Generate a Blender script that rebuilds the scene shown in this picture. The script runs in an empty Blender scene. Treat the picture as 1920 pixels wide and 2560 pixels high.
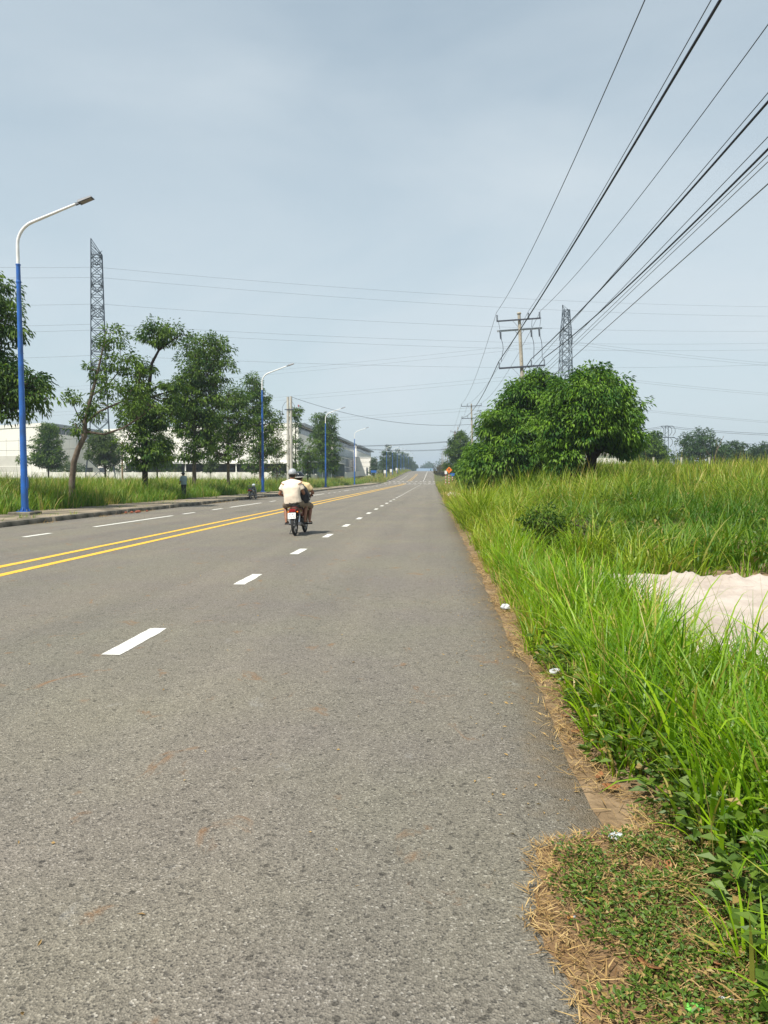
import bpy, bmesh, math, random
import numpy as np
from mathutils import Vector, Matrix, noise as mnoise

random.seed(7)
RNG = np.random.default_rng(11)
R = math.radians
S = bpy.context.scene
COL = S.collection

# ------------------------------------------------------------------ camera
cam_data = bpy.data.cameras.new('camera')
cam_data.sensor_fit = 'HORIZONTAL'
cam_data.sensor_width = 36
cam_data.lens = 34.72
cam_data.clip_start = 0.05
cam_data.clip_end = 9000
cam = bpy.data.objects.new('camera', cam_data)
COL.objects.link(cam)
PITCH, YAW = R(-2.612), R(3.733)
cam.location = (0, 0, 1.45)
cam.rotation_euler = (R(90) + PITCH, 0, YAW)
S.camera = cam

# ------------------------------------------------------------------ world, sun, exposure
SUN_DIR = Vector((-0.31, -0.43, 0.85)).normalized()
SUN_EL = math.asin(SUN_DIR.z)
SUN_ROT = math.atan2(SUN_DIR.x, SUN_DIR.y)
world = bpy.data.worlds.new('World')
S.world = world
world.use_nodes = True
wn, wl = world.node_tree.nodes, world.node_tree.links
wn.clear()
w_out = wn.new('ShaderNodeOutputWorld')
w_bg = wn.new('ShaderNodeBackground')
w_sky = wn.new('ShaderNodeTexSky')
w_sky.sky_type = 'NISHITA'
w_sky.sun_disc = False
w_sky.sun_elevation = SUN_EL
w_sky.sun_rotation = SUN_ROT
w_sky.air_density = 1.0
w_sky.dust_density = 2.0
w_sky.ozone_density = 1.6
w_tc = wn.new('ShaderNodeTexCoord')
w_mp = wn.new('ShaderNodeMapping')
w_mp.inputs['Scale'].default_value = (1.0, 1.3, 3.2)
w_mp.inputs['Rotation'].default_value = (0.0, 0.22, 0.5)
w_ns = wn.new('ShaderNodeTexNoise')
w_ns.inputs['Scale'].default_value = 1.25
w_ns.inputs['Detail'].default_value = 6
w_ns.inputs['Roughness'].default_value = 0.52
w_ns.inputs['Distortion'].default_value = 0.5
w_rp = wn.new('ShaderNodeValToRGB')
w_rp.color_ramp.elements[0].position = 0.32
w_rp.color_ramp.elements[0].color = (0.55, 0.55, 0.55, 1)
w_rp.color_ramp.elements[1].position = 0.72
w_rp.color_ramp.elements[1].color = (1.0, 1.0, 1.0, 1)
w_mx = wn.new('ShaderNodeMix')
w_mx.data_type = 'RGBA'
w_mx.inputs[7].default_value = (5.0, 5.55, 5.9, 1)      # thin high cloud, lit from above
wl.new(w_tc.outputs['Generated'], w_mp.inputs['Vector'])
wl.new(w_mp.outputs['Vector'], w_ns.inputs['Vector'])
wl.new(w_ns.outputs['Fac'], w_rp.inputs['Fac'])
w_sx = wn.new('ShaderNodeSeparateXYZ')
wl.new(w_tc.outputs['Generated'], w_sx.inputs[0])
w_el = wn.new('ShaderNodeMapRange')      # the veil thins out towards the zenith
w_el.inputs['From Min'].default_value = 0.15
w_el.inputs['From Max'].default_value = 0.75
w_el.inputs['To Min'].default_value = 1.0
w_el.inputs['To Max'].default_value = 0.55
wl.new(w_sx.outputs['Z'], w_el.inputs['Value'])
w_ml = wn.new('ShaderNodeMath'); w_ml.operation = 'MULTIPLY'
wl.new(w_rp.outputs['Color'], w_ml.inputs[0]); wl.new(w_el.outputs[0], w_ml.inputs[1])
wl.new(w_ml.outputs[0], w_mx.inputs[0])
w_tint = wn.new('ShaderNodeMix')
w_tint.data_type = 'RGBA'
w_tint.blend_type = 'MULTIPLY'
w_tint.inputs[0].default_value = 1.0
w_tint.inputs[7].default_value = (0.92, 1.11, 0.96, 1)      # humid tropical air, greener than the standard atmosphere
wl.new(w_sky.outputs['Color'], w_tint.inputs[6])
wl.new(w_tint.outputs[2], w_mx.inputs[6])
wl.new(w_mx.outputs[2], w_bg.inputs['Color'])
w_bg.inputs['Strength'].default_value = 0.105
wl.new(w_bg.outputs['Background'], w_out.inputs['Surface'])

sun_data = bpy.data.lights.new('sun', 'SUN')
sun_data.energy = 5.0
sun_data.angle = R(0.8)
sun_data.color = (1.0, 0.945, 0.86)
sun = bpy.data.objects.new('sun', sun_data)
COL.objects.link(sun)
sun.location = (0, 0, 200)
sun.rotation_euler = SUN_DIR.to_track_quat('Z', 'Y').to_euler()

S.view_settings.view_transform = 'Standard'
S.view_settings.look = 'None'
S.view_settings.gamma = 1
S.view_settings.use_curve_mapping = False
S.view_settings.exposure = 0.45
S.cycles.use_denoising = True
S.cycles.max_bounces = 6
S.cycles.transparent_max_bounces = 6
S.cycles.volume_bounces = 0

# ------------------------------------------------------------------ terrain functions
def sstep(t):
    t = min(1.0, max(0.0, t))
    return t * t * (3 - 2 * t)

def rz(y):
    if y < 480:
        return 5.9 * sstep((y - 150) / 330.0)
    return 5.9 - 4.0 * sstep((y - 480) / 260.0) + 15.0 * sstep((y - 820) / 450.0)

ROAD_L, ROAD_R = -12.65, 0.71

def field(x, y):
    return 1.55 * sstep((y - 10.5) / 42.0) * sstep((x - 1.6) / 6.0)

def gz(x, y):
    b = rz(y)
    if ROAD_L - 0.05 <= x <= ROAD_R - 0.12:
        return b - 0.06
    if x > ROAD_R - 0.12:
        return b - 0.012 + 0.05 * sstep((x - 0.75) / 0.5) + field(x, y)
    if x > -16.3:
        return b + 0.05
    return b + 0.17 + 0.35 * sstep((-x - 17) / 25.0)

def fnoise(x, y, s=1.0, seed=0.0):
    return mnoise.noise(Vector((x * s + seed, y * s - seed, seed * 1.7)))

# ------------------------------------------------------------------ materials
def nodes_of(name):
    m = bpy.data.materials.new(name)
    m.use_nodes = True
    n = m.node_tree.nodes
    return m, n, m.node_tree.links, n['Principled BSDF']

def mat(name, c, rough=0.6, c2=None, scale=6.0, metal=0.0, bump=0.0, bscale=None, spec=0.4, detail=4.0, lo=0.35, hi=0.65, coat=0.0):
    """procedural paint / metal / plaster: two tones mixed by noise, optional fine relief"""
    m, n, l, p = nodes_of(name)
    c2 = c2 or tuple(v * 0.82 for v in c)
    tc = n.new('ShaderNodeTexCoord')
    nz = n.new('ShaderNodeTexNoise')
    nz.inputs['Scale'].default_value = scale
    nz.inputs['Detail'].default_value = detail
    l.new(tc.outputs['Object'], nz.inputs['Vector'])
    rp = n.new('ShaderNodeValToRGB')
    rp.color_ramp.elements[0].position = lo
    rp.color_ramp.elements[1].position = hi
    rp.color_ramp.elements[0].color = (*c2, 1)
    rp.color_ramp.elements[1].color = (*c, 1)
    l.new(nz.outputs['Fac'], rp.inputs['Fac'])
    l.new(rp.outputs['Color'], p.inputs['Base Color'])
    p.inputs['Roughness'].default_value = rough
    p.inputs['Metallic'].default_value = metal
    p.inputs['Specular IOR Level'].default_value = spec
    p.inputs['Coat Weight'].default_value = coat
    if bump:
        b = n.new('ShaderNodeBump')
        b.inputs['Strength'].default_value = bump
        b.inputs['Distance'].default_value = 0.02
        nb = n.new('ShaderNodeTexNoise')
        nb.inputs['Scale'].default_value = bscale or scale * 4
        nb.inputs['Detail'].default_value = 5
        l.new(tc.outputs['Object'], nb.inputs['Vector'])
        l.new(nb.outputs['Fac'], b.inputs['Height'])
        l.new(b.outputs['Normal'], p.inputs['Normal'])
    return m

def leaf_mat(name, ca, cb, dry=(0.30, 0.20, 0.07), rough=0.5, trans=0.3, spec=0.35, tmul=(1.3, 1.35, 0.7), patch=0.0):
    """leaf blades: tone by the per-face 'tint' and 'dry' attributes, light shines through"""
    m, n, l, p = nodes_of(name)
    at = n.new('ShaderNodeAttribute'); at.attribute_name = 'tint'
    ad = n.new('ShaderNodeAttribute'); ad.attribute_name = 'dry'
    m1 = n.new('ShaderNodeMix'); m1.data_type = 'RGBA'
    m1.inputs[6].default_value = (*ca, 1); m1.inputs[7].default_value = (*cb, 1)
    l.new(at.outputs['Fac'], m1.inputs[0])
    m2 = n.new('ShaderNodeMix'); m2.data_type = 'RGBA'
    m2.inputs[7].default_value = (*dry, 1)
    l.new(ad.outputs['Fac'], m2.inputs[0]); l.new(m1.outputs[2], m2.inputs[6])
    l.new(m2.outputs[2], p.inputs['Base Color'])
    p.inputs['Roughness'].default_value = rough
    p.inputs['Specular IOR Level'].default_value = spec
    tr = n.new('ShaderNodeBsdfTranslucent')
    mu = n.new('ShaderNodeMix'); mu.data_type = 'RGBA'; mu.blend_type = 'MULTIPLY'
    mu.inputs[0].default_value = 1.0
    mu.inputs[7].default_value = (*tmul, 1)
    l.new(m2.outputs[2], mu.inputs[6]); l.new(mu.outputs[2], tr.inputs['Color'])
    ms = n.new('ShaderNodeMixShader'); ms.inputs[0].default_value = trans
    l.new(p.outputs[0], ms.inputs[1]); l.new(tr.outputs[0], ms.inputs[2])
    l.new(ms.outputs[0], n['Material Output'].inputs['Surface'])
    return m

def asphalt_mat():
    m, n, l, p = nodes_of('asphalt')
    tc = n.new('ShaderNodeTexCoord')
    def nz(scale, detail=4, rough=0.55, vec=None, dist=0.0):
        t = n.new('ShaderNodeTexNoise')
        t.inputs['Scale'].default_value = scale
        t.inputs['Detail'].default_value = detail
        t.inputs['Roughness'].default_value = rough
        t.inputs['Distortion'].default_value = dist
        l.new(vec or tc.outputs['Object'], t.inputs['Vector'])
        return t.outputs['Fac']
    def ramp(src, stops):
        r = n.new('ShaderNodeValToRGB')
        while len(r.color_ramp.elements) < len(stops):
            r.color_ramp.elements.new(0.5)
        for e, (pos, c) in zip(r.color_ramp.elements, stops):
            e.position = pos
            e.color = (*c, 1) if isinstance(c, tuple) else (c, c, c, 1)
        l.new(src, r.inputs['Fac'])
        return r.outputs['Color']
    def mul(a, b, f=1.0, mode='MULTIPLY'):
        x = n.new('ShaderNodeMix'); x.data_type = 'RGBA'; x.blend_type = mode
        if isinstance(f, float): x.inputs[0].default_value = f
        else: l.new(f, x.inputs[0])
        l.new(a, x.inputs[6])
        if isinstance(b, tuple): x.inputs[7].default_value = (*b, 1)
        else: l.new(b, x.inputs[7])
        return x.outputs[2]
    vo = n.new('ShaderNodeTexVoronoi'); vo.inputs['Scale'].default_value = 135
    l.new(tc.outputs['Object'], vo.inputs['Vector'])
    sp = n.new('ShaderNodeSeparateColor'); l.new(vo.outputs['Color'], sp.inputs['Color'])
    base = ramp(sp.outputs[0], [(0.0, (0.062, 0.058, 0.052)), (0.2, (0.134, 0.123, 0.104)), (0.75, (0.186, 0.170, 0.144)), (0.94, (0.226, 0.209, 0.179)), (1.0, (0.33, 0.31, 0.28))])
    v2 = n.new('ShaderNodeTexVoronoi'); v2.inputs['Scale'].default_value = 34
    l.new(tc.outputs['Object'], v2.inputs['Vector'])
    s2 = n.new('ShaderNodeSeparateColor'); l.new(v2.outputs['Color'], s2.inputs['Color'])
    chip = ramp(s2.outputs[1], [(0.0, 0.48), (0.055, 0.6), (0.075, 1.0), (1.0, 1.0)])
    near = ramp(v2.outputs['Distance'], [(0.0, 1.0), (0.38, 1.0), (0.5, 0.0), (1.0, 0.0)])
    c = mul(base, chip, near)
    fine = ramp(nz(160, 3), [(0.3, 0.72), (0.5, 1.0), (0.72, 1.2)])
    c = mul(c, fine)
    mid = ramp(nz(9, 5, 0.6), [(0.3, 0.90), (0.7, 1.08)])
    c = mul(c, mid)
    mp = n.new('ShaderNodeMapping'); mp.inputs['Scale'].default_value = (0.75, 0.16, 1)
    l.new(tc.outputs['Object'], mp.inputs['Vector'])
    big = ramp(nz(1.0, 4, 0.5, mp.outputs['Vector']), [(0.3, (0.88, 0.89, 0.90)), (0.7, (1.08, 1.06, 1.03))])
    c = mul(c, big)
    pale = ramp(nz(0.55, 3, 0.5), [(0.35, (0.97, 0.945, 0.965)), (0.65, (1.04, 1.045, 0.97))])
    c = mul(c, pale)
    mpt = n.new('ShaderNodeMapping'); mpt.inputs['Scale'].default_value = (1.5, 0.012, 1)
    l.new(tc.outputs['Object'], mpt.inputs['Vector'])
    c = mul(c, ramp(nz(1.0, 2, 0.5, mpt.outputs['Vector']), [(0.32, (0.92, 0.92, 0.92)), (0.68, (1.07, 1.065, 1.05))]))
    # hairline cracks
    vc = n.new('ShaderNodeTexVoronoi'); vc.feature = 'DISTANCE_TO_EDGE'; vc.inputs['Scale'].default_value = 0.32
    dn = n.new('ShaderNodeTexNoise'); dn.inputs['Scale'].default_value = 1.6; dn.inputs['Detail'].default_value = 6
    l.new(tc.outputs['Object'], dn.inputs['Vector'])
    va = n.new('ShaderNodeVectorMath'); va.operation = 'MULTIPLY_ADD'; va.inputs[1].default_value = (0.9, 0.9, 0.0)
    l.new(dn.outputs['Color'], va.inputs[0]); l.new(tc.outputs['Object'], va.inputs[2]); l.new(va.outputs[0], vc.inputs['Vector'])
    ck = ramp(vc.outputs['Distance'], [(0.0, 0.55), (0.0016, 0.75), (0.0030, 1.0), (1.0, 1.0)])
    c = mul(c, ck, ramp(nz(0.4, 2), [(0.50, 0.0), (0.62, 0.8)]))
    # rusty brown stains and pale scuffs with a shape of their own
    mp2 = n.new('ShaderNodeMapping'); mp2.inputs['Scale'].default_value = (3.4, 2.2, 1); mp2.inputs['Location'].default_value = (3.3, 1.7, 0)
    l.new(tc.outputs['Object'], mp2.inputs['Vector'])
    st = ramp(nz(1.0, 6, 0.62, mp2.outputs['Vector'], 0.8), [(0.615, 0.0), (0.70, 0.65)])
    c = mul(c, (0.20, 0.105, 0.045), st, 'MIX')
    mp3 = n.new('ShaderNodeMapping'); mp3.inputs['Scale'].default_value = (1.9, 1.1, 1); mp3.inputs['Location'].default_value = (13.3, 7.7, 0)
    l.new(tc.outputs['Object'], mp3.inputs['Vector'])
    sc = ramp(nz(1.3, 7, 0.68, mp3.outputs['Vector'], 0.4), [(0.65, 0.0), (0.76, 0.42)])
    c = mul(c, (0.40, 0.39, 0.37), sc, 'MIX')
    # brown soil washed on to the edge of the road
    sx = n.new('ShaderNodeSeparateXYZ'); l.new(tc.outputs['Object'], sx.inputs[0])
    ad = n.new('ShaderNodeMath'); ad.operation = 'MULTIPLY_ADD'
    ad.inputs[1].default_value = 0.9
    l.new(nz(3.2, 5, 0.6), ad.inputs[0]); l.new(sx.outputs['X'], ad.inputs[2])
    mr = n.new('ShaderNodeMapRange'); mr.inputs['From Min'].default_value = 0.88; mr.inputs['From Max'].default_value = 1.28
    mr.inputs['To Max'].default_value = 0.75
    l.new(ad.outputs[0], mr.inputs['Value'])
    c = mul(c, (0.20, 0.150, 0.095), mr.outputs[0], 'MIX')
    l.new(c, p.inputs['Base Color'])
    p.inputs['Roughness'].default_value = 0.85
    p.inputs['Specular IOR Level'].default_value = 0.3
    hs = n.new('ShaderNodeMath'); hs.operation = 'ADD'
    l.new(vo.outputs['Distance'], hs.inputs[0]); l.new(nz(120, 4, 0.6), hs.inputs[1])
    b = n.new('ShaderNodeBump'); b.inputs['Strength'].default_value = 0.6; b.inputs['Distance'].default_value = 0.008
    l.new(hs.outputs[0], b.inputs['Height'])
    l.new(b.outputs['Normal'], p.inputs['Normal'])
    return m

def paint_mat(name, c, dirt, lo=0.30, hi=0.42):
    m = mat(name, c, 0.75, dirt, 22, bump=0.3, bscale=140, lo=lo, hi=hi, detail=7)
    return m

def ground_mat():
    m, n, l, p = nodes_of('verge_soil')
    tc = n.new('ShaderNodeTexCoord')
    def nz(scale, detail=5):
        t = n.new('ShaderNodeTexNoise'); t.inputs['Scale'].default_value = scale; t.inputs['Detail'].default_value = detail
        l.new(tc.outputs['Object'], t.inputs['Vector']); return t.outputs['Fac']
    r1 = n.new('ShaderNodeValToRGB')
    for e, (a, c) in zip(r1.color_ramp.elements, [(0.42, (0.055, 0.085, 0.018)), (0.62, (0.15, 0.13, 0.045))]):
        e.position = a; e.color = (*c, 1)
    l.new(nz(0.09), r1.inputs['Fac'])
    r2 = n.new('ShaderNodeValToRGB')
    for e, (a, c) in zip(r2.color_ramp.elements, [(0.3, (0.6, 0.6, 0.6)), (0.7, (1.25, 1.2, 1.1))]):
        e.position = a; e.color = (*c, 1)
    l.new(nz(7), r2.inputs['Fac'])
    x = n.new('ShaderNodeMix'); x.data_type = 'RGBA'; x.blend_type = 'MULTIPLY'; x.inputs[0].default_value = 1
    l.new(r1.outputs[0], x.inputs[6]); l.new(r2.outputs[0], x.inputs[7])
    sx = n.new('ShaderNodeSeparateXYZ'); l.new(tc.outputs['Object'], sx.inputs[0])
    mr = n.new('ShaderNodeMapRange'); mr.inputs['From Min'].default_value = 16; mr.inputs['From Max'].default_value = 40
    l.new(sx.outputs['Y'], mr.inputs['Value'])
    r3 = n.new('ShaderNodeValToRGB')
    for e, (a, c) in zip(r3.color_ramp.elements, [(0.35, (0.12, 0.078, 0.042)), (0.65, (0.27, 0.195, 0.12))]):
        e.position = a; e.color = (*c, 1)
    l.new(nz(5, 6), r3.inputs['Fac'])
    x3 = n.new('ShaderNodeMix'); x3.data_type = 'RGBA'
    l.new(mr.outputs[0], x3.inputs[0]); l.new(r3.outputs[0], x3.inputs[6]); l.new(x.outputs[2], x3.inputs[7])
    l.new(x3.outputs[2], p.inputs['Base Color'])
    p.inputs['Roughness'].default_value = 0.95
    p.inputs['Specular IOR Level'].default_value = 0.1
    b = n.new('ShaderNodeBump'); b.inputs['Strength'].default_value = 0.6; b.inputs['Distance'].default_value = 0.05
    l.new(nz(22, 6), b.inputs['Height']); l.new(b.outputs['Normal'], p.inputs['Normal'])
    return m

M = {}
M['asphalt'] = asphalt_mat()
M['soil'] = ground_mat()
M['white_line'] = paint_mat('white_line', (0.66, 0.65, 0.60), (0.30, 0.28, 0.25), 0.30, 0.46)
M['worn_line'] = paint_mat('worn_white_line', (0.62, 0.61, 0.57), (0.30, 0.28, 0.25), 0.36, 0.5)
M['yellow_line'] = paint_mat('yellow_line', (0.70, 0.41, 0.035), (0.26, 0.19, 0.09), 0.30, 0.46)
M['sidewalk'] = mat('old_paving', (0.30, 0.245, 0.175), 0.9, (0.105, 0.088, 0.06), 0.8, bump=0.5, bscale=40, detail=9, lo=.4, hi=.6)
M['kerb'] = mat('kerb_concrete', (0.20, 0.175, 0.135), 0.9, (0.055, 0.052, 0.036), 1.5, bump=0.5, bscale=30, detail=8)
M['sand'] = mat('pale_sand', (0.47, 0.405, 0.355), 0.95, (0.35, 0.295, 0.25), 1.8, bump=0.9, bscale=30, detail=7, spec=0.1)
M['concrete'] = mat('pole_concrete', (0.40, 0.36, 0.29), 0.85, (0.29, 0.26, 0.21), 2.0, bump=0.3, bscale=30, detail=7)
M['concrete2'] = mat('pale_concrete', (0.52, 0.49, 0.43), 0.85, (0.37, 0.35, 0.31), 1.5, bump=0.3, bscale=30, detail=7)
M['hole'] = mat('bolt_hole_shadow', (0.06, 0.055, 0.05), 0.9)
M['steel_dark'] = mat('dark_steel', (0.075, 0.085, 0.11), 0.55, (0.05, 0.055, 0.07), 9, metal=0.3)
M['steel_grey'] = mat('galvanised_steel', (0.33, 0.35, 0.36), 0.5, (0.24, 0.25, 0.26), 12, metal=0.5)
M['pylon'] = mat('pylon_steel', (0.055, 0.075, 0.095), 0.6, (0.04, 0.055, 0.07), 3, metal=0.2)
M['porcelain'] = mat('insulator_porcelain', (0.22, 0.25, 0.30), 0.25, (0.15, 0.17, 0.20), 8)
M['wire'] = mat('bare_wire', (0.09, 0.095, 0.12), 0.5, metal=0.3)
M['cable'] = mat('black_cable', (0.016, 0.018, 0.034), 0.55)
M['faint_wire'] = mat('aluminium_wire', (0.16, 0.17, 0.19), 0.5, metal=0.2)
M['blue_paint'] = mat('lamp_blue', (0.016, 0.120, 0.45), 0.42, (0.022, 0.085, 0.27), 2.2, coat=0.2)
M['white_paint'] = mat('lamp_white', (0.78, 0.78, 0.76), 0.35, (0.66, 0.66, 0.64), 4, coat=0.2)
M['lamp_head'] = mat('lamp_housing', (0.11, 0.115, 0.125), 0.45, metal=0.3)
M['lamp_lens'] = mat('lamp_lens', (0.26, 0.23, 0.20), 0.2)
M['factory'] = mat('factory_cladding', (0.84, 0.81, 0.75), 0.7, (0.79, 0.755, 0.69), 0.12, bump=0.05, detail=6)
M['factory2'] = mat('factory_cladding_seam', (0.62, 0.59, 0.53), 0.7, scale=0.3)
M['roof_grey'] = mat('grey_roof_sheet', (0.20, 0.225, 0.25), 0.5, (0.15, 0.17, 0.19), 0.4, metal=0.2)
M['dark_glass'] = mat('dark_window', (0.035, 0.045, 0.055), 0.15, (0.055, 0.065, 0.075), 0.5, spec=0.6)
M['pale_glass'] = mat('facade_glass', (0.20, 0.25, 0.29), 0.12, (0.13, 0.17, 0.20), 0.3, spec=0.7)
M['shade_wall'] = mat('shed_back_wall', (0.11, 0.115, 0.115), 0.8, (0.07, 0.075, 0.075), 0.6)
M['net'] = mat('green_netting', (0.035, 0.06, 0.055), 0.9)
M['wall'] = mat('boundary_wall_plaster', (0.76, 0.73, 0.66), 0.85, (0.50, 0.475, 0.42), 0.9, bump=0.2, detail=9, lo=0.32, hi=0.6)
M['blue_roof'] = mat('blue_roof_sheet', (0.17, 0.23, 0.30), 0.5, (0.13, 0.19, 0.26), 0.2)
M['orange'] = mat('sign_orange', (0.80, 0.20, 0.015), 0.45, (0.72, 0.17, 0.012), 5)
M['red'] = mat('sign_red', (0.60, 0.03, 0.02), 0.5, scale=5)
M['sign_white'] = mat('sign_white', (0.78, 0.77, 0.74), 0.5, scale=5)
M['sign_blue'] = mat('sign_blue', (0.02, 0.12, 0.42), 0.45, scale=5)
M['black'] = mat('black_plastic', (0.013, 0.014, 0.017), 0.42, (0.022, 0.022, 0.025), 20)
M['tyre'] = mat('tyre_rubber', (0.018, 0.018, 0.019), 0.8, (0.03, 0.028, 0.026), 25, bump=0.3)
M['chrome'] = mat('chrome', (0.62, 0.63, 0.65), 0.18, metal=0.9)
M['alloy'] = mat('wheel_alloy', (0.26, 0.26, 0.265), 0.4, metal=0.6)
M['engine'] = mat('engine_metal', (0.09, 0.09, 0.095), 0.5, metal=0.5)
M['maroon'] = mat('maroon_bodywork', (0.095, 0.012, 0.014), 0.28, (0.07, 0.01, 0.012), 4, coat=0.5)
M['dark_body'] = mat('dark_bodywork', (0.02, 0.026, 0.034), 0.3, scale=4, coat=0.5)
M['pale_body'] = mat('pale_bodywork', (0.50, 0.55, 0.58), 0.3, scale=4, coat=0.4)
M['tail_red'] = mat('tail_lens', (0.30, 0.014, 0.016), 0.15, (0.22, 0.010, 0.012), 9, coat=0.6)
M['plate'] = mat('plate_white', (0.78, 0.77, 0.75), 0.4, (0.72, 0.71, 0.69), 18)
M['plate_ink'] = mat('plate_ink', (0.10, 0.09, 0.09), 0.6)
M['seat'] = mat('seat_vinyl', (0.02, 0.02, 0.022), 0.5, bump=0.2)
M['skin'] = mat('skin', (0.27, 0.125, 0.072), 0.55, (0.22, 0.10, 0.058), 14)
M['hair'] = mat('hair', (0.012, 0.010, 0.009), 0.6, bump=0.4, bscale=120)
M['cream'] = mat('cream_cotton', (0.78, 0.67, 0.545), 0.9, (0.72, 0.60, 0.48), 7, bump=0.6, bscale=9, spec=0.1)
M['cream2'] = mat('yellow_cream_cotton', (0.66, 0.50, 0.28), 0.9, (0.58, 0.43, 0.24), 7, bump=0.25, bscale=14, spec=0.1)
M['piping'] = mat('rust_piping', (0.34, 0.09, 0.03), 0.8)
M['taupe'] = mat('taupe_shorts', (0.25, 0.195, 0.145), 0.9, (0.20, 0.155, 0.115), 9, bump=0.3, spec=0.1)
M['helmet_grey'] = mat('grey_helmet', (0.36, 0.37, 0.39), 0.32, (0.32, 0.33, 0.35), 6, coat=0.3)
M['helmet_black'] = mat('black_helmet', (0.012, 0.013, 0.016), 0.14, scale=6, coat=0.7)
M['bag'] = mat('black_bag_cloth', (0.017, 0.017, 0.02), 0.7, (0.03, 0.03, 0.034), 12, bump=0.4)
M['teal_shirt'] = mat('grey_teal_shirt', (0.24, 0.32, 0.33), 0.9, (0.19, 0.26, 0.27), 8, bump=0.3, spec=0.1)
M['trousers'] = mat('dark_trousers', (0.035, 0.042, 0.045), 0.9, scale=8, bump=0.3)
M['teal_jacket'] = mat('teal_jacket', (0.02, 0.28, 0.30), 0.7, (0.015, 0.22, 0.24), 6)
M['bark'] = mat('bark', (0.105, 0.082, 0.062), 0.95, (0.055, 0.043, 0.034), 6, bump=0.8, bscale=18, detail=7, spec=0.1)
M['bark_dark'] = mat('dark_bark', (0.05, 0.038, 0.03), 0.95, (0.028, 0.022, 0.018), 6, bump=0.8, bscale=18, detail=7, spec=0.1)
M['bark_pale'] = mat('pale_trunk', (0.175, 0.140, 0.108), 0.95, (0.10, 0.078, 0.058), 5, bump=0.6, bscale=16, detail=7, spec=0.1)
M['leaf_deep'] = leaf_mat('leaf_deep', (0.022, 0.066, 0.012), (0.140, 0.225, 0.022), trans=0.28, rough=0.55, spec=0.25)
M['leaf_big'] = leaf_mat('leaf_big_tree', (0.026, 0.088, 0.010), (0.165, 0.290, 0.022), trans=0.24, rough=0.52, spec=0.25)
M['leaf_olive'] = leaf_mat('leaf_olive', (0.045, 0.080, 0.018), (0.095, 0.145, 0.026), trans=0.26)
M['leaf_far'] = leaf_mat('leaf_far', (0.020, 0.056, 0.016), (0.065, 0.125, 0.026), trans=0.18)
M['leaf_brown'] = leaf_mat('leaf_brown', (0.075, 0.070, 0.026), (0.12, 0.10, 0.04), trans=0.18)
M['grass_near'] = leaf_mat('grass_near', (0.070, 0.185, 0.008), (0.290, 0.450, 0.014), dry=(0.50, 0.36, 0.13), trans=0.42, rough=0.42, tmul=(1.35, 1.35, 0.6))
M['grass_field'] = leaf_mat('grass_field', (0.060, 0.155, 0.007), (0.275, 0.345, 0.020), dry=(0.44, 0.33, 0.10), trans=0.36, rough=0.5)
M['grass_left'] = leaf_mat('grass_left', (0.055, 0.145, 0.009), (0.205, 0.305, 0.022), dry=(0.42, 0.33, 0.11), trans=0.36, rough=0.5)
M['straw'] = leaf_mat('dry_straw', (0.40, 0.27, 0.11), (0.17, 0.095, 0.042), dry=(0.52, 0.38, 0.18), trans=0.15, rough=0.8, spec=0.1)
M['weed'] = leaf_mat('weed_leaf', (0.045, 0.095, 0.012), (0.120, 0.190, 0.022), dry=(0.36, 0.24, 0.09), trans=0.25, rough=0.5)
M['dead_leaf'] = mat('dead_leaf', (0.30, 0.13, 0.045), 0.8, (0.20, 0.08, 0.03), 30, bump=0.4)
M['yellow_leaf'] = mat('yellowed_leaf', (0.55, 0.34, 0.08), 0.7, (0.45, 0.26, 0.05), 30, bump=0.4)
M['plastic_white'] = mat('white_plastic', (0.58, 0.60, 0.61), 0.4, (0.36, 0.38, 0.40), 20, bump=0.3)
M['plastic_green'] = mat('green_packet', (0.07, 0.34, 0.03), 0.35, (0.16, 0.45, 0.08), 30)
M['cork'] = mat('filter_paper', (0.62, 0.30, 0.09), 0.8, scale=40)
M['stone'] = mat('pale_stone', (0.42, 0.37, 0.27), 0.9, (0.28, 0.24, 0.17), 5, bump=0.6)
M['brick_red'] = mat('red_rubble', (0.30, 0.09, 0.05), 0.9, (0.2, 0.06, 0.035), 9, bump=0.5)
M['wood'] = mat('weathered_wood', (0.30, 0.21, 0.13), 0.9, (0.2, 0.14, 0.085), 5, bump=0.5)

# ------------------------------------------------------------------ object helpers
def props(o, label=None, cat=None, group=None, kind=None):
    if label: o['label'] = label
    if cat: o['category'] = cat
    if group: o['group'] = group
    if kind: o['kind'] = kind
    return o

def thing(name, label, cat, loc=(0, 0, 0), rzr=0.0, group=None, ry=0.0):
    o = bpy.data.objects.new(name, None)
    o.empty_display_size = 0.2
    COL.objects.link(o)
    o.location = loc
    o.rotation_euler = (0, ry, rzr)
    return props(o, label, cat, group)

def link_mesh(name, me, m, parent=None, smooth=False):
    if m is not None:
        me.materials.append(m)
    o = bpy.data.objects.new(name, me)
    COL.objects.link(o)
    if parent is not None:
        o.parent = parent
    if smooth:
        me.polygons.foreach_set('use_smooth', np.ones(len(me.polygons), dtype=bool))
    return o

def dup(o, parent=None):
    c = o.copy()
    COL.objects.link(c)
    if parent is not None:
        c.parent = parent
    for ch in o.children:
        dup(ch, c)
    return c

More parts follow.
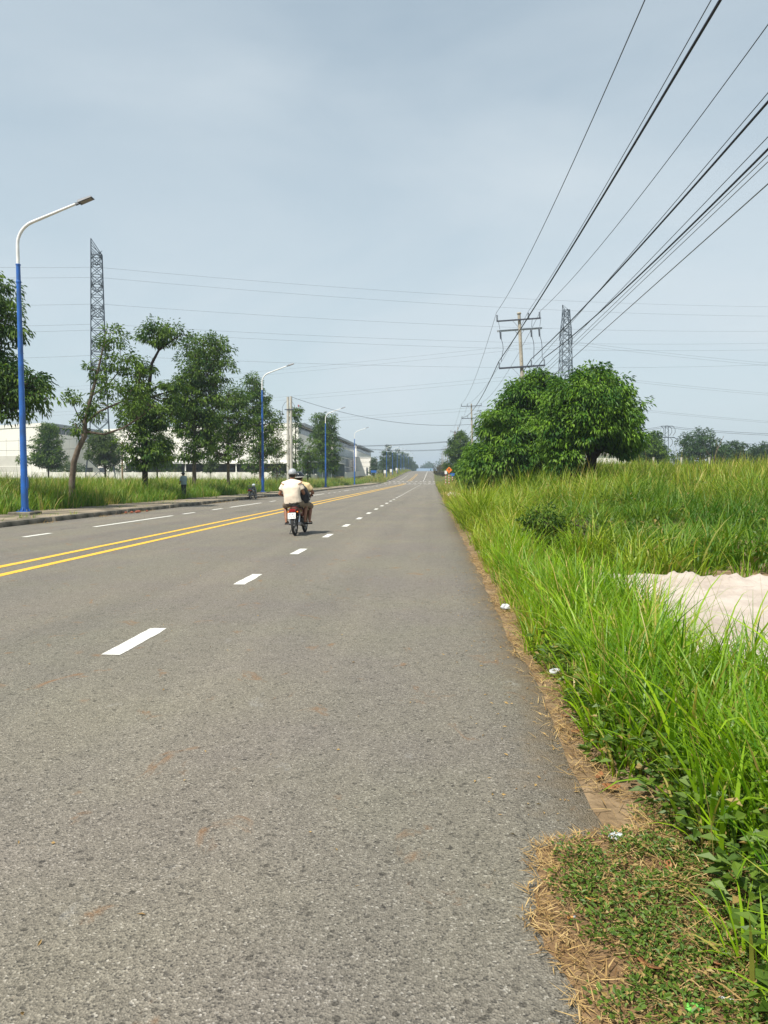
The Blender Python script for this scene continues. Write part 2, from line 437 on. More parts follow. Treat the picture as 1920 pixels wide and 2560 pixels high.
class MB:
    """collects boxes, tubes, lofts and sheets, then becomes one mesh"""
    def __init__(s):
        s.v, s.f = [], []
    def add(s, vs, fs):
        k = len(s.v)
        s.v += [tuple(p) for p in vs]
        s.f += [tuple(i + k for i in f) for f in fs]
        return s
    def box(s, c, d, rot=None):
        x, y, z = d[0] / 2, d[1] / 2, d[2] / 2
        vs = [Vector((a * x, b * y, e * z)) for a, b, e in ((-1,-1,-1),(1,-1,-1),(1,1,-1),(-1,1,-1),(-1,-1,1),(1,-1,1),(1,1,1),(-1,1,1))]
        if rot is not None:
            vs = [rot @ p for p in vs]
        c = Vector(c)
        return s.add([p + c for p in vs], [(0,3,2,1),(4,5,6,7),(0,1,5,4),(1,2,6,5),(2,3,7,6),(3,0,4,7)])
    def box2(s, a, b):
        return s.box([(p + q) / 2 for p, q in zip(a, b)], [abs(q - p) for p, q in zip(a, b)])
    def bar(s, a, b, w, h=None):
        a, b = Vector(a), Vector(b)
        d = b - a
        q = d.to_track_quat('Y', 'Z').to_matrix()
        return s.box((a + b) / 2, (w, d.length, h or w), q)
    def tube(s, pts, rad, n=8, cap=True):
        pts = [Vector(p) for p in pts]
        if not hasattr(rad, '__len__'):
            rad = [rad] * len(pts)
        vs, fs = [], []
        prev = None
        for i, p in enumerate(pts):
            d = (pts[min(i + 1, len(pts) - 1)] - pts[max(i - 1, 0)])
            if d.length < 1e-9: d = Vector((0, 0, 1))
            d.normalize()
            if prev is None:
                u = d.cross(Vector((0, 0, 1)) if abs(d.z) < 0.9 else Vector((1, 0, 0))).normalized()
            else:
                u = (prev - d * prev.dot(d))
                u = u.normalized() if u.length > 1e-6 else d.orthogonal().normalized()
            prev = u
            w = d.cross(u)
            for k in range(n):
                a = 2 * math.pi * k / n
                vs.append(p + (u * math.cos(a) + w * math.sin(a)) * rad[i])
        for i in range(len(pts) - 1):
            for k in range(n):
                k2 = (k + 1) % n
                fs.append((i * n + k, i * n + k2, (i + 1) * n + k2, (i + 1) * n + k))
        if cap:
            fs.append(tuple(range(n - 1, -1, -1)))
            fs.append(tuple((len(pts) - 1) * n + k for k in range(n)))
        return s.add(vs, fs)
    def loft(s, secs, n=12, p=2.0):
        """secs: (centre, half width x, half height) ; sections stand across their path in the x / normal plane"""
        vs, fs = [], []
        cs = [Vector(q[0]) for q in secs]
        for i, (c, a, b) in enumerate(secs):
            d = (cs[min(i + 1, len(cs) - 1)] - cs[max(i - 1, 0)]).normalized()
            u = Vector((1, 0, 0))
            u = (u - d * u.dot(d)).normalized()
            w = u.cross(d) * -1
            for k in range(n):
                t = 2 * math.pi * k / n
                ct, st = math.cos(t), math.sin(t)
                e = 2.0 / p
                vs.append(cs[i] + u * a * math.copysign(abs(ct) ** e, ct) + w * b * math.copysign(abs(st) ** e, st))
        for i in range(len(secs) - 1):
            for k in range(n):
                k2 = (k + 1) % n
                fs.append((i * n + k, i * n + k2, (i + 1) * n + k2, (i + 1) * n + k))
        fs.append(tuple(range(n - 1, -1, -1)))
        fs.append(tuple((len(secs) - 1) * n + k for k in range(n)))
        return s.add(vs, fs)
    def ball(s, c, r, n=12, m=8):
        c = Vector(c)
        r = r if hasattr(r, '__len__') else (r, r, r)
        vs = [c + Vector((0, 0, -r[2]))]
        fs = []
        for j in range(1, m):
            t = -math.pi / 2 + math.pi * j / m
            for k in range(n):
                a = 2 * math.pi * k / n
                vs.append(c + Vector((r[0] * math.cos(t) * math.cos(a), r[1] * math.cos(t) * math.sin(a), r[2] * math.sin(t))))
        vs.append(c + Vector((0, 0, r[2])))
        for k in range(n):
            fs.append((0, 1 + (k + 1) % n, 1 + k))
            fs.append((len(vs) - 1, 1 + (m - 2) * n + k, 1 + (m - 2) * n + (k + 1) % n))
        for j in range(m - 2):
            for k in range(n):
                k2 = (k + 1) % n
                fs.append((1 + j * n + k, 1 + j * n + k2, 1 + (j + 1) * n + k2, 1 + (j + 1) * n + k))
        return s.add(vs, fs)
    def torus(s, c, R0, r0, n=28, m=8, flat=1.0):
        """ring in the y-z plane (axle along x)"""
        c = Vector(c)
        vs, fs = [], []
        for i in range(n):
            a = 2 * math.pi * i / n
            for j in range(m):
                b = 2 * math.pi * j / m
                rr = R0 + r0 * math.cos(b)
                vs.append(c + Vector((r0 * flat * math.sin(b), rr * math.cos(a), rr * math.sin(a))))
        for i in range(n):
            for j in range(m):
                i2, j2 = (i + 1) % n, (j + 1) % m
                fs.append((i * m + j, i2 * m + j, i2 * m + j2, i * m + j2))
        return s.add(vs, fs)
    def prism(s, poly, a, b, axis=1):
        """polygon extruded along an axis from a to b"""
        def mk(q, t):
            if axis == 1: return (q[0], t, q[1])
            if axis == 0: return (t, q[0], q[1])
            return (q[0], q[1], t)
        n = len(poly)
        vs = [mk(q, a) for q in poly] + [mk(q, b) for q in poly]
        fs = [tuple(range(n)), tuple(range(2 * n - 1, n - 1, -1))]
        for k in range(n):
            k2 = (k + 1) % n
            fs.append((k, k + n, k2 + n, k2))
        return s.add(vs, fs)
    def mesh(s, name):
        me = bpy.data.meshes.new(name)
        me.from_pydata([tuple(p) for p in s.v], [], s.f)
        me.update()
        bm = bmesh.new(); bm.from_mesh(me)
        bmesh.ops.recalc_face_normals(bm, faces=bm.faces)
        bm.to_mesh(me); bm.free()
        return me
    def build(s, name, m, parent=None, smooth=False, bevel=0.0, angle=40):
        me = s.mesh(name)
        if bevel:
            bm = bmesh.new(); bm.from_mesh(me)
            es = [e for e in bm.edges if len(e.link_faces) == 2 and e.calc_face_angle(0) > 0.6]
            bmesh.ops.bevel(bm, geom=es, offset=bevel, segments=2, profile=0.5, affect='EDGES', clamp_overlap=True)
            bm.to_mesh(me); bm.free()
        o = link_mesh(name, me, m, parent)
        if smooth:
            me.polygons.foreach_set('use_smooth', np.ones(len(me.polygons), dtype=bool))
            me.set_sharp_from_angle(angle=R(angle))
        return o

def np_mesh(name, verts, faces_list, m, attrs=None, parent=None, smooth=True):
    """faces_list: list of (k, 4) or (k, 3) index arrays; attrs: name -> per-face floats in the same order"""
    me = bpy.data.meshes.new(name)
    me.vertices.add(len(verts))
    me.vertices.foreach_set('co', np.ascontiguousarray(verts, dtype=np.float32).ravel())
    idx = np.concatenate([f.ravel() for f in faces_list]).astype(np.int32)
    tot = np.concatenate([np.full(len(f), f.shape[1], dtype=np.int32) for f in faces_list])
    st = np.concatenate([[0], np.cumsum(tot)[:-1]]).astype(np.int32)
    me.loops.add(len(idx))
    me.loops.foreach_set('vertex_index', idx)
    me.polygons.add(len(tot))
    me.polygons.foreach_set('loop_start', st)
    me.polygons.foreach_set('loop_total', tot)
    me.polygons.foreach_set('use_smooth', np.full(len(tot), smooth, dtype=bool))
    for k, a in (attrs or {}).items():
        at = me.attributes.new(k, 'FLOAT', 'FACE')
        at.data.foreach_set('value', np.ascontiguousarray(a, dtype=np.float32))
    me.update(calc_edges=True)
    return link_mesh(name, me, m, parent)

def remeshed(mb, name, m, parent, voxel=0.012, smooth_it=6):
    """fuses overlapping limbs into one continuous skin"""
    me = mb.mesh(name + '_raw')
    t = bpy.data.objects.new(name + '_raw', me)
    COL.objects.link(t)
    rm = t.modifiers.new('r', 'REMESH'); rm.mode = 'VOXEL'; rm.voxel_size = voxel
    sm = t.modifiers.new('s', 'SMOOTH'); sm.iterations = smooth_it; sm.factor = 0.5
    dg = bpy.context.evaluated_depsgraph_get()
    out = bpy.data.meshes.new_from_object(t.evaluated_get(dg))
    out.name = name
    bpy.data.objects.remove(t); bpy.data.meshes.remove(me)
    out.materials.clear()
    return link_mesh(name, out, m, parent, smooth=True)

# ------------------------------------------------------------------ blades and leaves
def blade_field(name, base, length, az, tilt, bend, width, K, tint, dry, m, label=None, cat=None, twist=0.5, parent=None):
    N = len(base)
    s = (np.arange(K) + 0.5) / K
    ang = tilt[:, None] + bend[:, None] * s[None, :] ** 1.4
    st = (length / K)[:, None]
    h = np.concatenate([np.zeros((N, 1)), np.cumsum(np.sin(ang) * st, 1)], 1)
    z = np.concatenate([np.zeros((N, 1)), np.cumsum(np.cos(ang) * st, 1)], 1)
    dx, dy = np.cos(az), np.sin(az)
    P = np.stack([base[:, 0:1] + h * dx[:, None], base[:, 1:2] + h * dy[:, None], base[:, 2:3] + z], 2)
    tw = az + math.pi / 2 + RNG.normal(0, twist, N)
    side = np.stack([np.cos(tw), np.sin(tw), np.zeros(N)], 1)
    t = np.arange(K) / K
    prof = np.where(t < 0.3, 0.7 + t, 1.0) * (1 - t ** 2.2)
    L = P[:, :K] - side[:, None, :] * (width[:, None] * prof[None])[:, :, None] * 0.5
    Q = P[:, :K] + side[:, None, :] * (width[:, None] * prof[None])[:, :, None] * 0.5
    V = np.concatenate([np.stack([L, Q], 2).reshape(N, 2 * K, 3), P[:, K:K + 1]], 1)
    nv = 2 * K + 1
    off = (np.arange(N) * nv)[:, None]
    fl, at, ad = [], [], []
    for k in range(K - 1):
        fl.append(np.concatenate([off + 2 * k, off + 2 * k + 1, off + 2 * k + 3, off + 2 * k + 2], 1)); at.append(tint); ad.append(dry)
    fl.append(np.concatenate([off + 2 * K - 2, off + 2 * K - 1, off + 2 * K], 1)); at.append(tint); ad.append(dry)
    o = np_mesh(name, V.reshape(-1, 3), fl, m, {'tint': np.concatenate(at), 'dry': np.concatenate(ad)}, parent)
    if label:
        props(o, label, cat, kind='stuff')
    return o

def leaf_cloud(name, pos, dirs, length, width, tint, dry, m, parent, fold=0.25, droop=0.35):
    N = len(pos)
    d = dirs / np.linalg.norm(dirs, axis=1, keepdims=True)
    upv = np.tile(np.array([0, 0, 1.0]), (N, 1)) + RNG.normal(0, 0.45, (N, 3))
    w = np.cross(d, upv); w /= np.linalg.norm(w, axis=1, keepdims=True) + 1e-9
    nrm = np.cross(w, d)
    Lh, Wd = length[:, None], width[:, None]
    b = pos
    mid = pos + d * Lh * 0.48
    l_ = mid - w * Wd * 0.5 + nrm * Wd * fold
    r_ = mid + w * Wd * 0.5 + nrm * Wd * fold
    tip = pos + d * Lh - np.array([0, 0, 1.0]) * Lh * droop * 0.5
    V = np.stack([b, l_, tip, r_], 1).reshape(-1, 3)
    o = (np.arange(N) * 4)[:, None]
    F = np.concatenate([np.concatenate([o, o + 2, o + 1], 1), np.concatenate([o, o + 3, o + 2], 1)], 0)
    return np_mesh(name, V, [F], m, {'tint': np.concatenate([tint, tint]), 'dry': np.concatenate([dry, dry])}, parent, smooth=False)

def in_blob(c, r, n, lo=0.35):
    v = RNG.normal(0, 1, (n, 3)); v /= np.linalg.norm(v, axis=1, keepdims=True)
    rad = lo + (1 - lo) * RNG.random(n) ** 0.6
    rad = np.where(RNG.random(n) < 0.09, RNG.uniform(1.04, 1.24, n), rad)      # sprigs that stick out of the crown
    return np.array(c) + v * rad[:, None] * np.array(r)

def make_tree(name, label, base, trunk, blobs, leaf=(0.16, 0.07), per=34, clump=0.42, m='leaf_deep', bark='bark', group=None, limbs=None, twigs=True, cat='tree', tint_bias=0.0, droop=0.45, dry=0.0, thick=1.0, spread=1.0):
    """trunk: [(x, y, z, radius)] local; blobs: [(centre, radii, clumps)]; every clump of leaves hangs on a twig"""
    t = thing(name, label, cat, base, group=group)
    mb = MB()
    mb.tube([p[:3] for p in trunk], [p[3] for p in trunk], 9)
    tp = []
    for p, q in zip(trunk, trunk[1:]):
        a_, b_ = Vector(p[:3]), Vector(q[:3])
        tp += [a_.lerp(b_, f / 8) for f in range(8) if a_.lerp(b_, f / 8).z > 0.22 * trunk[-1][2]]
    tp.append(Vector(trunk[-1][:3]))
    for lb in (limbs or []):
        mb.tube([p[:3] for p in lb], [p[3] for p in lb], 6)
        for p, q in zip(lb, lb[1:]):
            tp += [Vector(p[:3]).lerp(Vector(q[:3]), f / 4) for f in range(1, 5)]
    pos, dirs, tint = [], [], []
    for (c, r, n) in blobs:
        r = tuple(q * spread for q in r)
        cc = in_blob(c, r, int(n * thick))
        for q in cc:
            k = max(6, int(per * RNG.uniform(0.5, 1.4)))
            cr = clump * RNG.uniform(0.7, 1.3)
            u = RNG.normal(0, 1, (k, 3)); u /= np.linalg.norm(u, axis=1, keepdims=True)
            pp = q + u * (RNG.random(k) ** 0.5)[:, None] * np.array([cr, cr, cr * 0.62])
            out = (q - np.array(c)) / np.array(r)
            dd = u * 0.7 + out * 0.55 + np.array([0, 0, -droop]) + RNG.normal(0, 0.25, (k, 3))
            pos.append(pp); dirs.append(dd)
            tint.append(np.clip(RNG.uniform(0.0, 0.88) + tint_bias + RNG.normal(0, 0.16, k), 0, 1))
            if twigs and RNG.random() < 0.75:
                Q = Vector(q)
                low = [p for p in tp if p.z < Q.z + 0.25] or tp
                A = min(low, key=lambda p: (p - Q).length + 0.6 * abs((Q - p).z - 0.5 * (Q - p).length))
                mid = (A + Q) / 2 + Vector((RNG.normal(0, .12), RNG.normal(0, .12), -0.12 * (Q - A).length))
                r0 = min(0.05, 0.014 + 0.012 * (Q - A).length)
                mb.tube([A, mid, Q], [r0, r0 * 0.7, 0.008], 4, cap=False)
    pos = np.concatenate(pos); dirs = np.concatenate(dirs); tint = np.concatenate(tint)
    n = len(pos)
    mb.build('trunk', M[bark], t, smooth=True, angle=80)
    dr = (RNG.random(n) < dry) * RNG.uniform(0.3, 1, n)
    leaf_cloud('crown', pos, dirs, leaf[0] * RNG.uniform(0.65, 1.25, n), leaf[1] * RNG.uniform(0.7, 1.2, n), tint, dr, M[m], t)
    return t

# ------------------------------------------------------------------ the setting: ground, road, kerb, markings
def axis(parts):
    out = [parts[0][0]]
    for a, b, st in parts:
        k = max(1, round((b - a) / st))
        out += [a + (b - a) * (i + 1) / k for i in range(k)]
    return out

YS = axis([(-40, 0, 4), (0, 30, 1.0), (30, 60, 2), (60, 150, 6), (150, 760, 10), (760, 1400, 40), (1400, 3000, 300)])
XS = axis([(-3000, -600, 300), (-600, -120, 40), (-120, -40, 8), (-40, -18, 2), (-18, -16.4, 0.4), (-16.4, -16.2, 0.2), (-16.2, -12.8, 1.0), (-12.8, -12.6, 0.2),
           (-12.6, 0.4, 3.3), (0.4, 1.6, 0.2), (1.6, 9, 0.8), (9, 40, 3), (40, 120, 10), (120, 600, 40), (600, 3000, 300)])

def sheet(name, xs, ys, zf, m, kind='structure', parent=None, smooth=True):
    vs = np.array([(x, y, zf(x, y)) for y in ys for x in xs])
    nx = len(xs)
    i, j = np.meshgrid(np.arange(nx - 1), np.arange(len(ys) - 1))
    a = (j * nx + i).ravel()
    F = np.stack([a, a + 1, a + 1 + nx, a + nx], 1)
    o = np_mesh(name, vs, [F], m, None, parent, smooth)
    if kind: o['kind'] = kind
    return o

sheet('ground', XS, YS, gz, M['soil'])

# road: the right edge is ragged, so its outermost column wanders
def road_sheet():
    ys = axis([(-40, 0, 2), (0, 30, 0.25), (30, 60, 1), (60, 150, 5), (150, 760, 10), (760, 1000, 40)])
    cols = [ROAD_L, -9.5, -6.6, -3.0, -0.8, 0.3]
    vs, F = [], []
    for y in ys:
        e = ROAD_R + 0.05 * fnoise(0, y, 1.3, 3.1) + 0.03 * fnoise(0, y, 5.0, 9.1)
        for k, x in enumerate(cols + [e, e + 0.03]):
            z = rz(y) + (-0.07 if k == len(cols) + 1 else 0.0)
            vs.append((x, y, z))
    nx = len(cols) + 2
    i, j = np.meshgrid(np.arange(nx - 1), np.arange(len(ys) - 1))
    a = (j * nx + i).ravel()
    o = np_mesh('road', np.array(vs), [np.stack([a, a + 1, a + 1 + nx, a + nx], 1)], M['asphalt'], smooth=True)
    o['kind'] = 'structure'
    return o
road = road_sheet()

def line_strip(name, x, y0, y1, w, m, lift=0.004, step=None, ragged=0.012, seed=0.0):
    """a painted line laid on the road; its edges are a little ragged"""
    step = step or max(0.08, min(8.0, (y1 - y0) / 14))
    k = max(1, round((y1 - y0) / step))
    vs, fs = [], []
    for i in range(k + 1):
        y = y0 + (y1 - y0) * i / k
        a = ragged * fnoise(x, y, 4.0, 2.0 + seed); b = ragged * fnoise(x, y, 4.0, 7.0 + seed)
        vs += [(x - w / 2 + a, y, rz(y) + lift), (x + w / 2 + b, y, rz(y) + lift)]
    for i in range(k):
        fs.append((2 * i, 2 * i + 1, 2 * i + 3, 2 * i + 2))
    me = bpy.data.meshes.new(name); me.from_pydata(vs, [], fs); me.update()
    return link_mesh(name, me, m, road)

y = 5.86 - 4.04 * 2
k = 0
while y < 184:
    line_strip('lane_dash', -2.63, y, y + 1.08, 0.16, M['white_line'], seed=k * 0.7)
    y += 4.04; k += 1
for a, b in ((17.6, 18.9), (21.4, 28.1), (29.3, 30.8), (33.3, 34.9), (36.3, 43.0), (45.4, 47.1), (50, 51.4), (54, 55.4), (58.2, 59.6), (62, 68.5), (71, 72.5), (75, 76.5), (79.5, 81), (84, 90), (93, 94.5), (98, 99.5), (103, 104.5), (108, 114), (118, 119.5), (124, 126), (131, 137), (142, 144), (150, 152), (158, 164), (171, 173)):
    line_strip('lane_dash', -10.05, a, b, 0.15, M['white_line'], seed=a)
for x in (-6.44, -7.05):
    line_strip('centre_line', x, -20, 182, 0.17, M['yellow_line'], step=0.6, ragged=0.02)
    line_strip('centre_line', x, 214, 330, 0.11, M['yellow_line'], step=8)
line_strip('lane_line', -2.63, 210, 478, 0.13, M['worn_line'], step=8)
line_strip('lane_line', -10.05, 230, 300, 0.13, M['worn_line'], step=8)
k = 0
for yy, xs in ((186, [-12 + 1.25 * i for i in range(11)]), (206, [-12 + 1.25 * i for i in range(11)])):
    for x in xs:
        line_strip('crossing_bar', x, yy, yy + 3.2, 0.6, M['worn_line'], step=1.6, lift=0.005); k += 1
for yy in (163, 168, 174, 179):
    me = MB().add([(-1.9 - 3.9 * 0, yy, rz(yy) + 0.005), (0.15, yy, rz(yy) + 0.005), (0.15, yy + 0.5, rz(yy + 0.5) + 0.005), (-1.9, yy + 0.5, rz(yy + 0.5) + 0.005)], [(0, 1, 2, 3)]).mesh('rumble_bar')
    link_mesh('rumble_bar', me, M['worn_line'], road)
    me = MB().add([(-6.0, yy, rz(yy) + 0.005), (-3.2, yy, rz(yy) + 0.005), (-3.2, yy + 0.5, rz(yy + 0.5) + 0.005), (-6.0, yy + 0.5, rz(yy + 0.5) + 0.005)], [(0, 1, 2, 3)]).mesh('rumble_bar')
    link_mesh('rumble_bar', me, M['worn_line'], road)

# pavement on the far side with its kerb of concrete blocks
def pave_z(x, y):
    return rz(y) + 0.145 + 0.012 * fnoise(x, y, 0.6, 4) + (-0.12 if x < -16.3 else 0)
sheet('pavement', axis([(-16.5, -16.2, 0.3), (-16.2, -12.86, 0.4)]), axis([(8, 120, 1.2), (120, 182, 3)]), pave_z, M['sidewalk'])
sheet('far_pavement', axis([(-16.2, -12.86, 0.8)]), axis([(208, 480, 8)]), pave_z, M['sidewalk'])
kerb_root = bpy.data.objects.new('kerb', None); COL.objects.link(kerb_root); kerb_root['kind'] = 'structure'
kb = MB(); kb.prism([(-12.86, -0.1), (-12.63, -0.1), (-12.645, 0.10), (-12.67, 0.155), (-12.86, 0.16)], 0.01, 0.985)
km = kb.mesh('kerb_block'); km.materials.append(M['kerb'])
for i in range(100):
    o = bpy.data.objects.new('kerb_block', km); COL.objects.link(o); o.parent = kerb_root
    yy = 12 + i
    o.location = (random.uniform(-0.012, 0.012), yy, random.uniform(-0.014, 0.008))
    o.rotation_euler = (random.uniform(-0.006, 0.006), 0, random.uniform(-0.008, 0.008))
kb = MB()
for a, b in [(112 + 10 * i, 122 + 10 * i) for i in range(7)] + [(208 + 10 * i, 218 + 10 * i) for i in range(27)]:
    z0, z1 = rz(a), rz(b)
    kb.add([(-12.86, a, z0 + .15), (-12.66, a, z0 + .15), (-12.64, a, z0 - .1), (-12.86, b, z1 + .15), (-12.66, b, z1 + .15), (-12.64, b, z1 - .1)], [(0, 1, 4, 3), (1, 2, 5, 4)])
o = kb.build('kerb_run', M['kerb'], kerb_root)

# ------------------------------------------------------------------ sand tipped beside the verge
def sand_inside(x, y):
    n = 0.35 * fnoise(x, y, 0.9, 5.5)
    return min(x - 1.98 + n, y - 4.9 + n, 9.95 - y + 0.5 * n + 0.02 * (x - 3))
def sand_z(x, y):
    d = sand_inside(x, y)
    g = gz(x, y)
    e = sstep(d / 0.35 + 0.3)
    rim = math.exp(-((d - 0.45) / 0.3) ** 2) * (0.03 + 0.09 * max(0, fnoise(x, y, 3.4, 8.8) + 0.15)) * (1.0 if y > 9 else 0.3)
    lump = 0.018 * fnoise(x, y, 1.7, 1.0) + 0.03 * abs(fnoise(x, y, 4.5, 2.0)) + (0.055 * abs(fnoise(x, y, 7.0, 3.0)) + 0.03 * abs(fnoise(x, y, 15.0, 6.0))) * (1.5 if y > 8.6 else 0.5)
    return g - 0.16 + 0.22 * e + rim + (lump + 0.03) * e
sheet('sand', axis([(1.4, 8.5, 0.06)]), axis([(4.2, 11.8, 0.05)]), sand_z, M['sand'])

# ------------------------------------------------------------------ haze: the humid air over the plain
hb = MB().box2((-3100, -60, -1.2), (3100, 3100, 62))
hm = bpy.data.materials.new('haze_air'); hm.use_nodes = True
hn = hm.node_tree.nodes
hn.remove(hn['Principled BSDF'])
pv = hn.new('ShaderNodeVolumePrincipled')
pv.inputs['Color'].default_value = (0.72, 0.84, 1.0, 1)
pv.inputs['Density'].default_value = 0.00042
pv.inputs['Anisotropy'].default_value = 0.2
hm.node_tree.links.new(pv.outputs[0], hn['Material Output'].inputs['Volume'])
haze = hb.build('haze', hm)
props(haze, 'thin bluish haze hanging over the whole plain', 'haze', kind='stuff')

# ------------------------------------------------------------------ buildings on the left
def seams(root, wall, x0, x1, y, z0, z1, step, axis='x', X=None, y0=None, y1=None):
    """vertical sheet joints standing a little proud of the cladding"""
    mb = MB()
    if axis == 'x':
        x = x0 + step
        while x < x1 - 0.2:
            mb.box2((x - 0.03, y - 0.03, z0), (x + 0.03, y + 0.01, z1 - 0.25)); x += step
    else:
        yy = y0 + step
        while yy < y1 - 0.2:
            mb.box2((X - 0.01, yy - 0.03, z0), (X + 0.03, yy + 0.03, z1 - 0.25)); yy += step
    return mb.build('cladding_joint', M['factory2'], wall)

def factory(name, label, x0, x1, y0, y1, zb, zl, zr, band=True, glass=None, louvre=None):
    """long shed; roof rises from zl (left) to zr (right eave), clerestory band under the overhanging eave facing the road"""
    t = thing(name, label, 'building', ((x0 + x1) / 2, (y0 + y1) / 2, zb))
    ox, oy = (x0 + x1) / 2, (y0 + y1) / 2
    a, b, c, d = x0 - ox, x1 - ox, y0 - oy, y1 - oy
    hl, hr = zl - zb, zr - zb
    w = MB().prism([(a, -1.5), (b, -1.5), (b, hr - 2.0), (b - 0.01, hr - 0.25), (a, hl - 0.25)], c, d).build('wall', M['factory'], t)
    seams(t, w, a, b, c, 0, min(hl, hr), 3.2)
    seams(t, w, 0, 0, 0, 0, hr - 2.4, 4.0, 'y', b, c, d)
    r = MB().prism([(a - 0.5, hl - 0.25), (b + 1.3, hr - 0.22), (b + 1.3, hr + 0.16), (a - 0.5, hl + 0.05)], c - 0.02, d + 0.4).build('roof', M['roof_grey'], t)
    MB().prism([(a - 0.55, hl - 0.6), (b + 0.05, hr - 0.6), (b + 0.05, hr + 0.24), (a - 0.55, hl + 0.12)], c - 0.12, c - 0.03).build('parapet', M['factory'], t)
    MB().box2((b + 1.3, c - 0.02, hr - 0.55), (b + 1.42, d + 0.4, hr + 0.18)).build('gutter', M['steel_grey'], r)
    if band:
        yy = c + 0.4
        while yy < d - 3:
            win = MB().box2((b - 0.02, yy, hr - 2.2), (b + 0.06, yy + 4.6, hr - 0.5)).build('window', M['dark_glass'], t)
            MB().box2((b + 0.06, yy + 2.2, hr - 2.2), (b + 0.10, yy + 2.4, hr - 0.5)).build('mullion', M['steel_grey'], win)
            yy += 5.0
    if glass:
        g0, g1 = glass[0] - oy, glass[1] - oy
        yy = g0
        while yy < g1:
            for z in (1.2, 4.4, 7.6):
                if z + 3 < hr - 2.2:
                    win = MB().box2((b - 0.02, yy + 0.15, z), (b + 0.07, yy + 3.2, z + 2.9)).build('window', M['pale_glass'], t)
                    MB().box2((b + 0.07, yy + 1.6, z), (b + 0.11, yy + 1.75, z + 2.9)).build('mullion', M['sign_white'], win)
            yy += 3.4
    if louvre:
        for (lx, lw, lz, lh) in louvre:
            f = MB().box2((lx - ox, c - 0.06, lz), (lx - ox + lw, c + 0.02, lz + lh)).build('loading_door', M['factory2'], t)
            MB().box2((lx - ox + 0.2, c - 0.09, lz + lh * 0.48), (lx - ox + lw - 0.2, c - 0.061, lz + lh * 0.52)).build('door_rail', M['factory'], f)
    return t

factory('factory_hall', 'white factory hall at left edge with grey overhanging eave, behind the round trees', -160, -95.5, 178, 240, 0.3, 11.6, 14.9, louvre=[(-110.5, 9, 1.5, 5.2)])
factory('factory_hall', 'large white factory hall with clerestory band behind the middle row of roadside trees', -77, -31.1, 171, 226, 0.3, 12.9, 14.1)
factory('factory_hall', 'glass sided white factory hall beyond the large hall, left of the road', -62, -31.0, 232, 292, 1.2, 12.6, 14.6, glass=(233, 290))
factory('factory_hall', 'farthest white factory hall with glass side before the crest trees', -58, -30.8, 300, 372, 2.4, 12.8, 14.8, glass=(301, 370))
# link wing between the two nearer halls
t = thing('factory_wing', 'low white factory wing between the left hall and the large hall', 'building', (-86, 205, 0.3))
MB().box2((-9.4, -10, -1.5), (8.9, 14, 10.8)).build('wall', M['factory'], t)
MB().box2((-9.4, -10.3, 10.8), (8.9, 14, 11.15)).build('roof', M['roof_grey'], t)
for q in range(4):
    w_ = MB().box2((-8 + 4.2 * q, -10.08, 2.2), (-5.6 + 4.2 * q, -9.98, 4.0)).build('window', M['dark_glass'], t)
# gatehouse block
t = thing('gatehouse', 'small white block building beside the road before the crossing', 'building', (-26.2, 292, rz(292)))
MB().box2((-2.9, -12, -1), (2.9, 22, 6.9)).build('wall', M['factory'], t)
MB().box2((-3.05, -12.15, 6.9), (3.05, 22.1, 7.15)).build('roof', M['sign_white'], t)
MB().box2((1.2, -12.06, 0.2), (1.8, -11.98, 3.2)).build('door', M['dark_glass'], t)
for q in range(5):
    MB().box2((2.88, -9 + 5.5 * q, 2.4), (2.96, -6.5 + 5.5 * q, 4.6)).build('window', M['dark_glass'], t)
for q in range(3):
    MB().box2((-2.9, -12.05, 2.0 + 1.6 * q), (2.9, -12.01, 2.06 + 1.6 * q)).build('cladding_joint', M['factory2'], t)

# open parking shed in front of the large hall
t = thing('parking_shed', 'long low shed with white roof on posts behind the boundary wall', 'shed', (-43, 141, 0.4))
MB().prism([(-4.2, 3.75), (4.4, 4.35), (4.4, 4.5), (-4.2, 4.02)], -18.5, 16.5, axis=0).build('roof', M['factory'], t)
MB().box2((-18.3, 4.0, -1), (16.3, 4.3, 4.1)).build('back_wall', M['shade_wall'], t)
for q in range(8):
    MB().box2((-18 + 4.85 * q - 0.09, -3.95, -1), (-18 + 4.85 * q + 0.09, -3.77, 3.78)).build('post', M['factory'], t)
for q in range(14):
    MB().box2((-17.5 + 2.45 * q, 3.93, 1.7), (-15.9 + 2.45 * q, 3.99, 3.1)).build('window', M['dark_glass'], t)
# netted store beside the hall
t = thing('netted_store', 'dark green netted store at the corner of the large hall', 'shed', (-27.2, 176, 0.5))
MB().box2((-3.4, 0, -1), (3.2, 26, 4.7)).build('net_wall', M['net'], t)
MB().box2((-3.6, -0.2, 4.7), (3.4, 26.2, 4.9)).build('roof', M['factory'], t)
for q in range(4):
    MB().box2((-3.4 + 2.15 * q, -0.08, -1), (-3.28 + 2.15 * q, -0.01, 4.7)).build('post', M['steel_grey'], t)
t = thing('timber_stack', 'orange brown stack of timber by the netted store', 'timber stack', (-22.9, 181, 0.6))
for q in range(4):
    for r_ in range(3):
        MB().box2((-0.9 + 0.5 * q, 0, 0.62 * r_ - 0.5), (-0.48 + 0.5 * q, 3.0, 0.62 * r_ + 0.06)).build('timber', M['wood'], t)

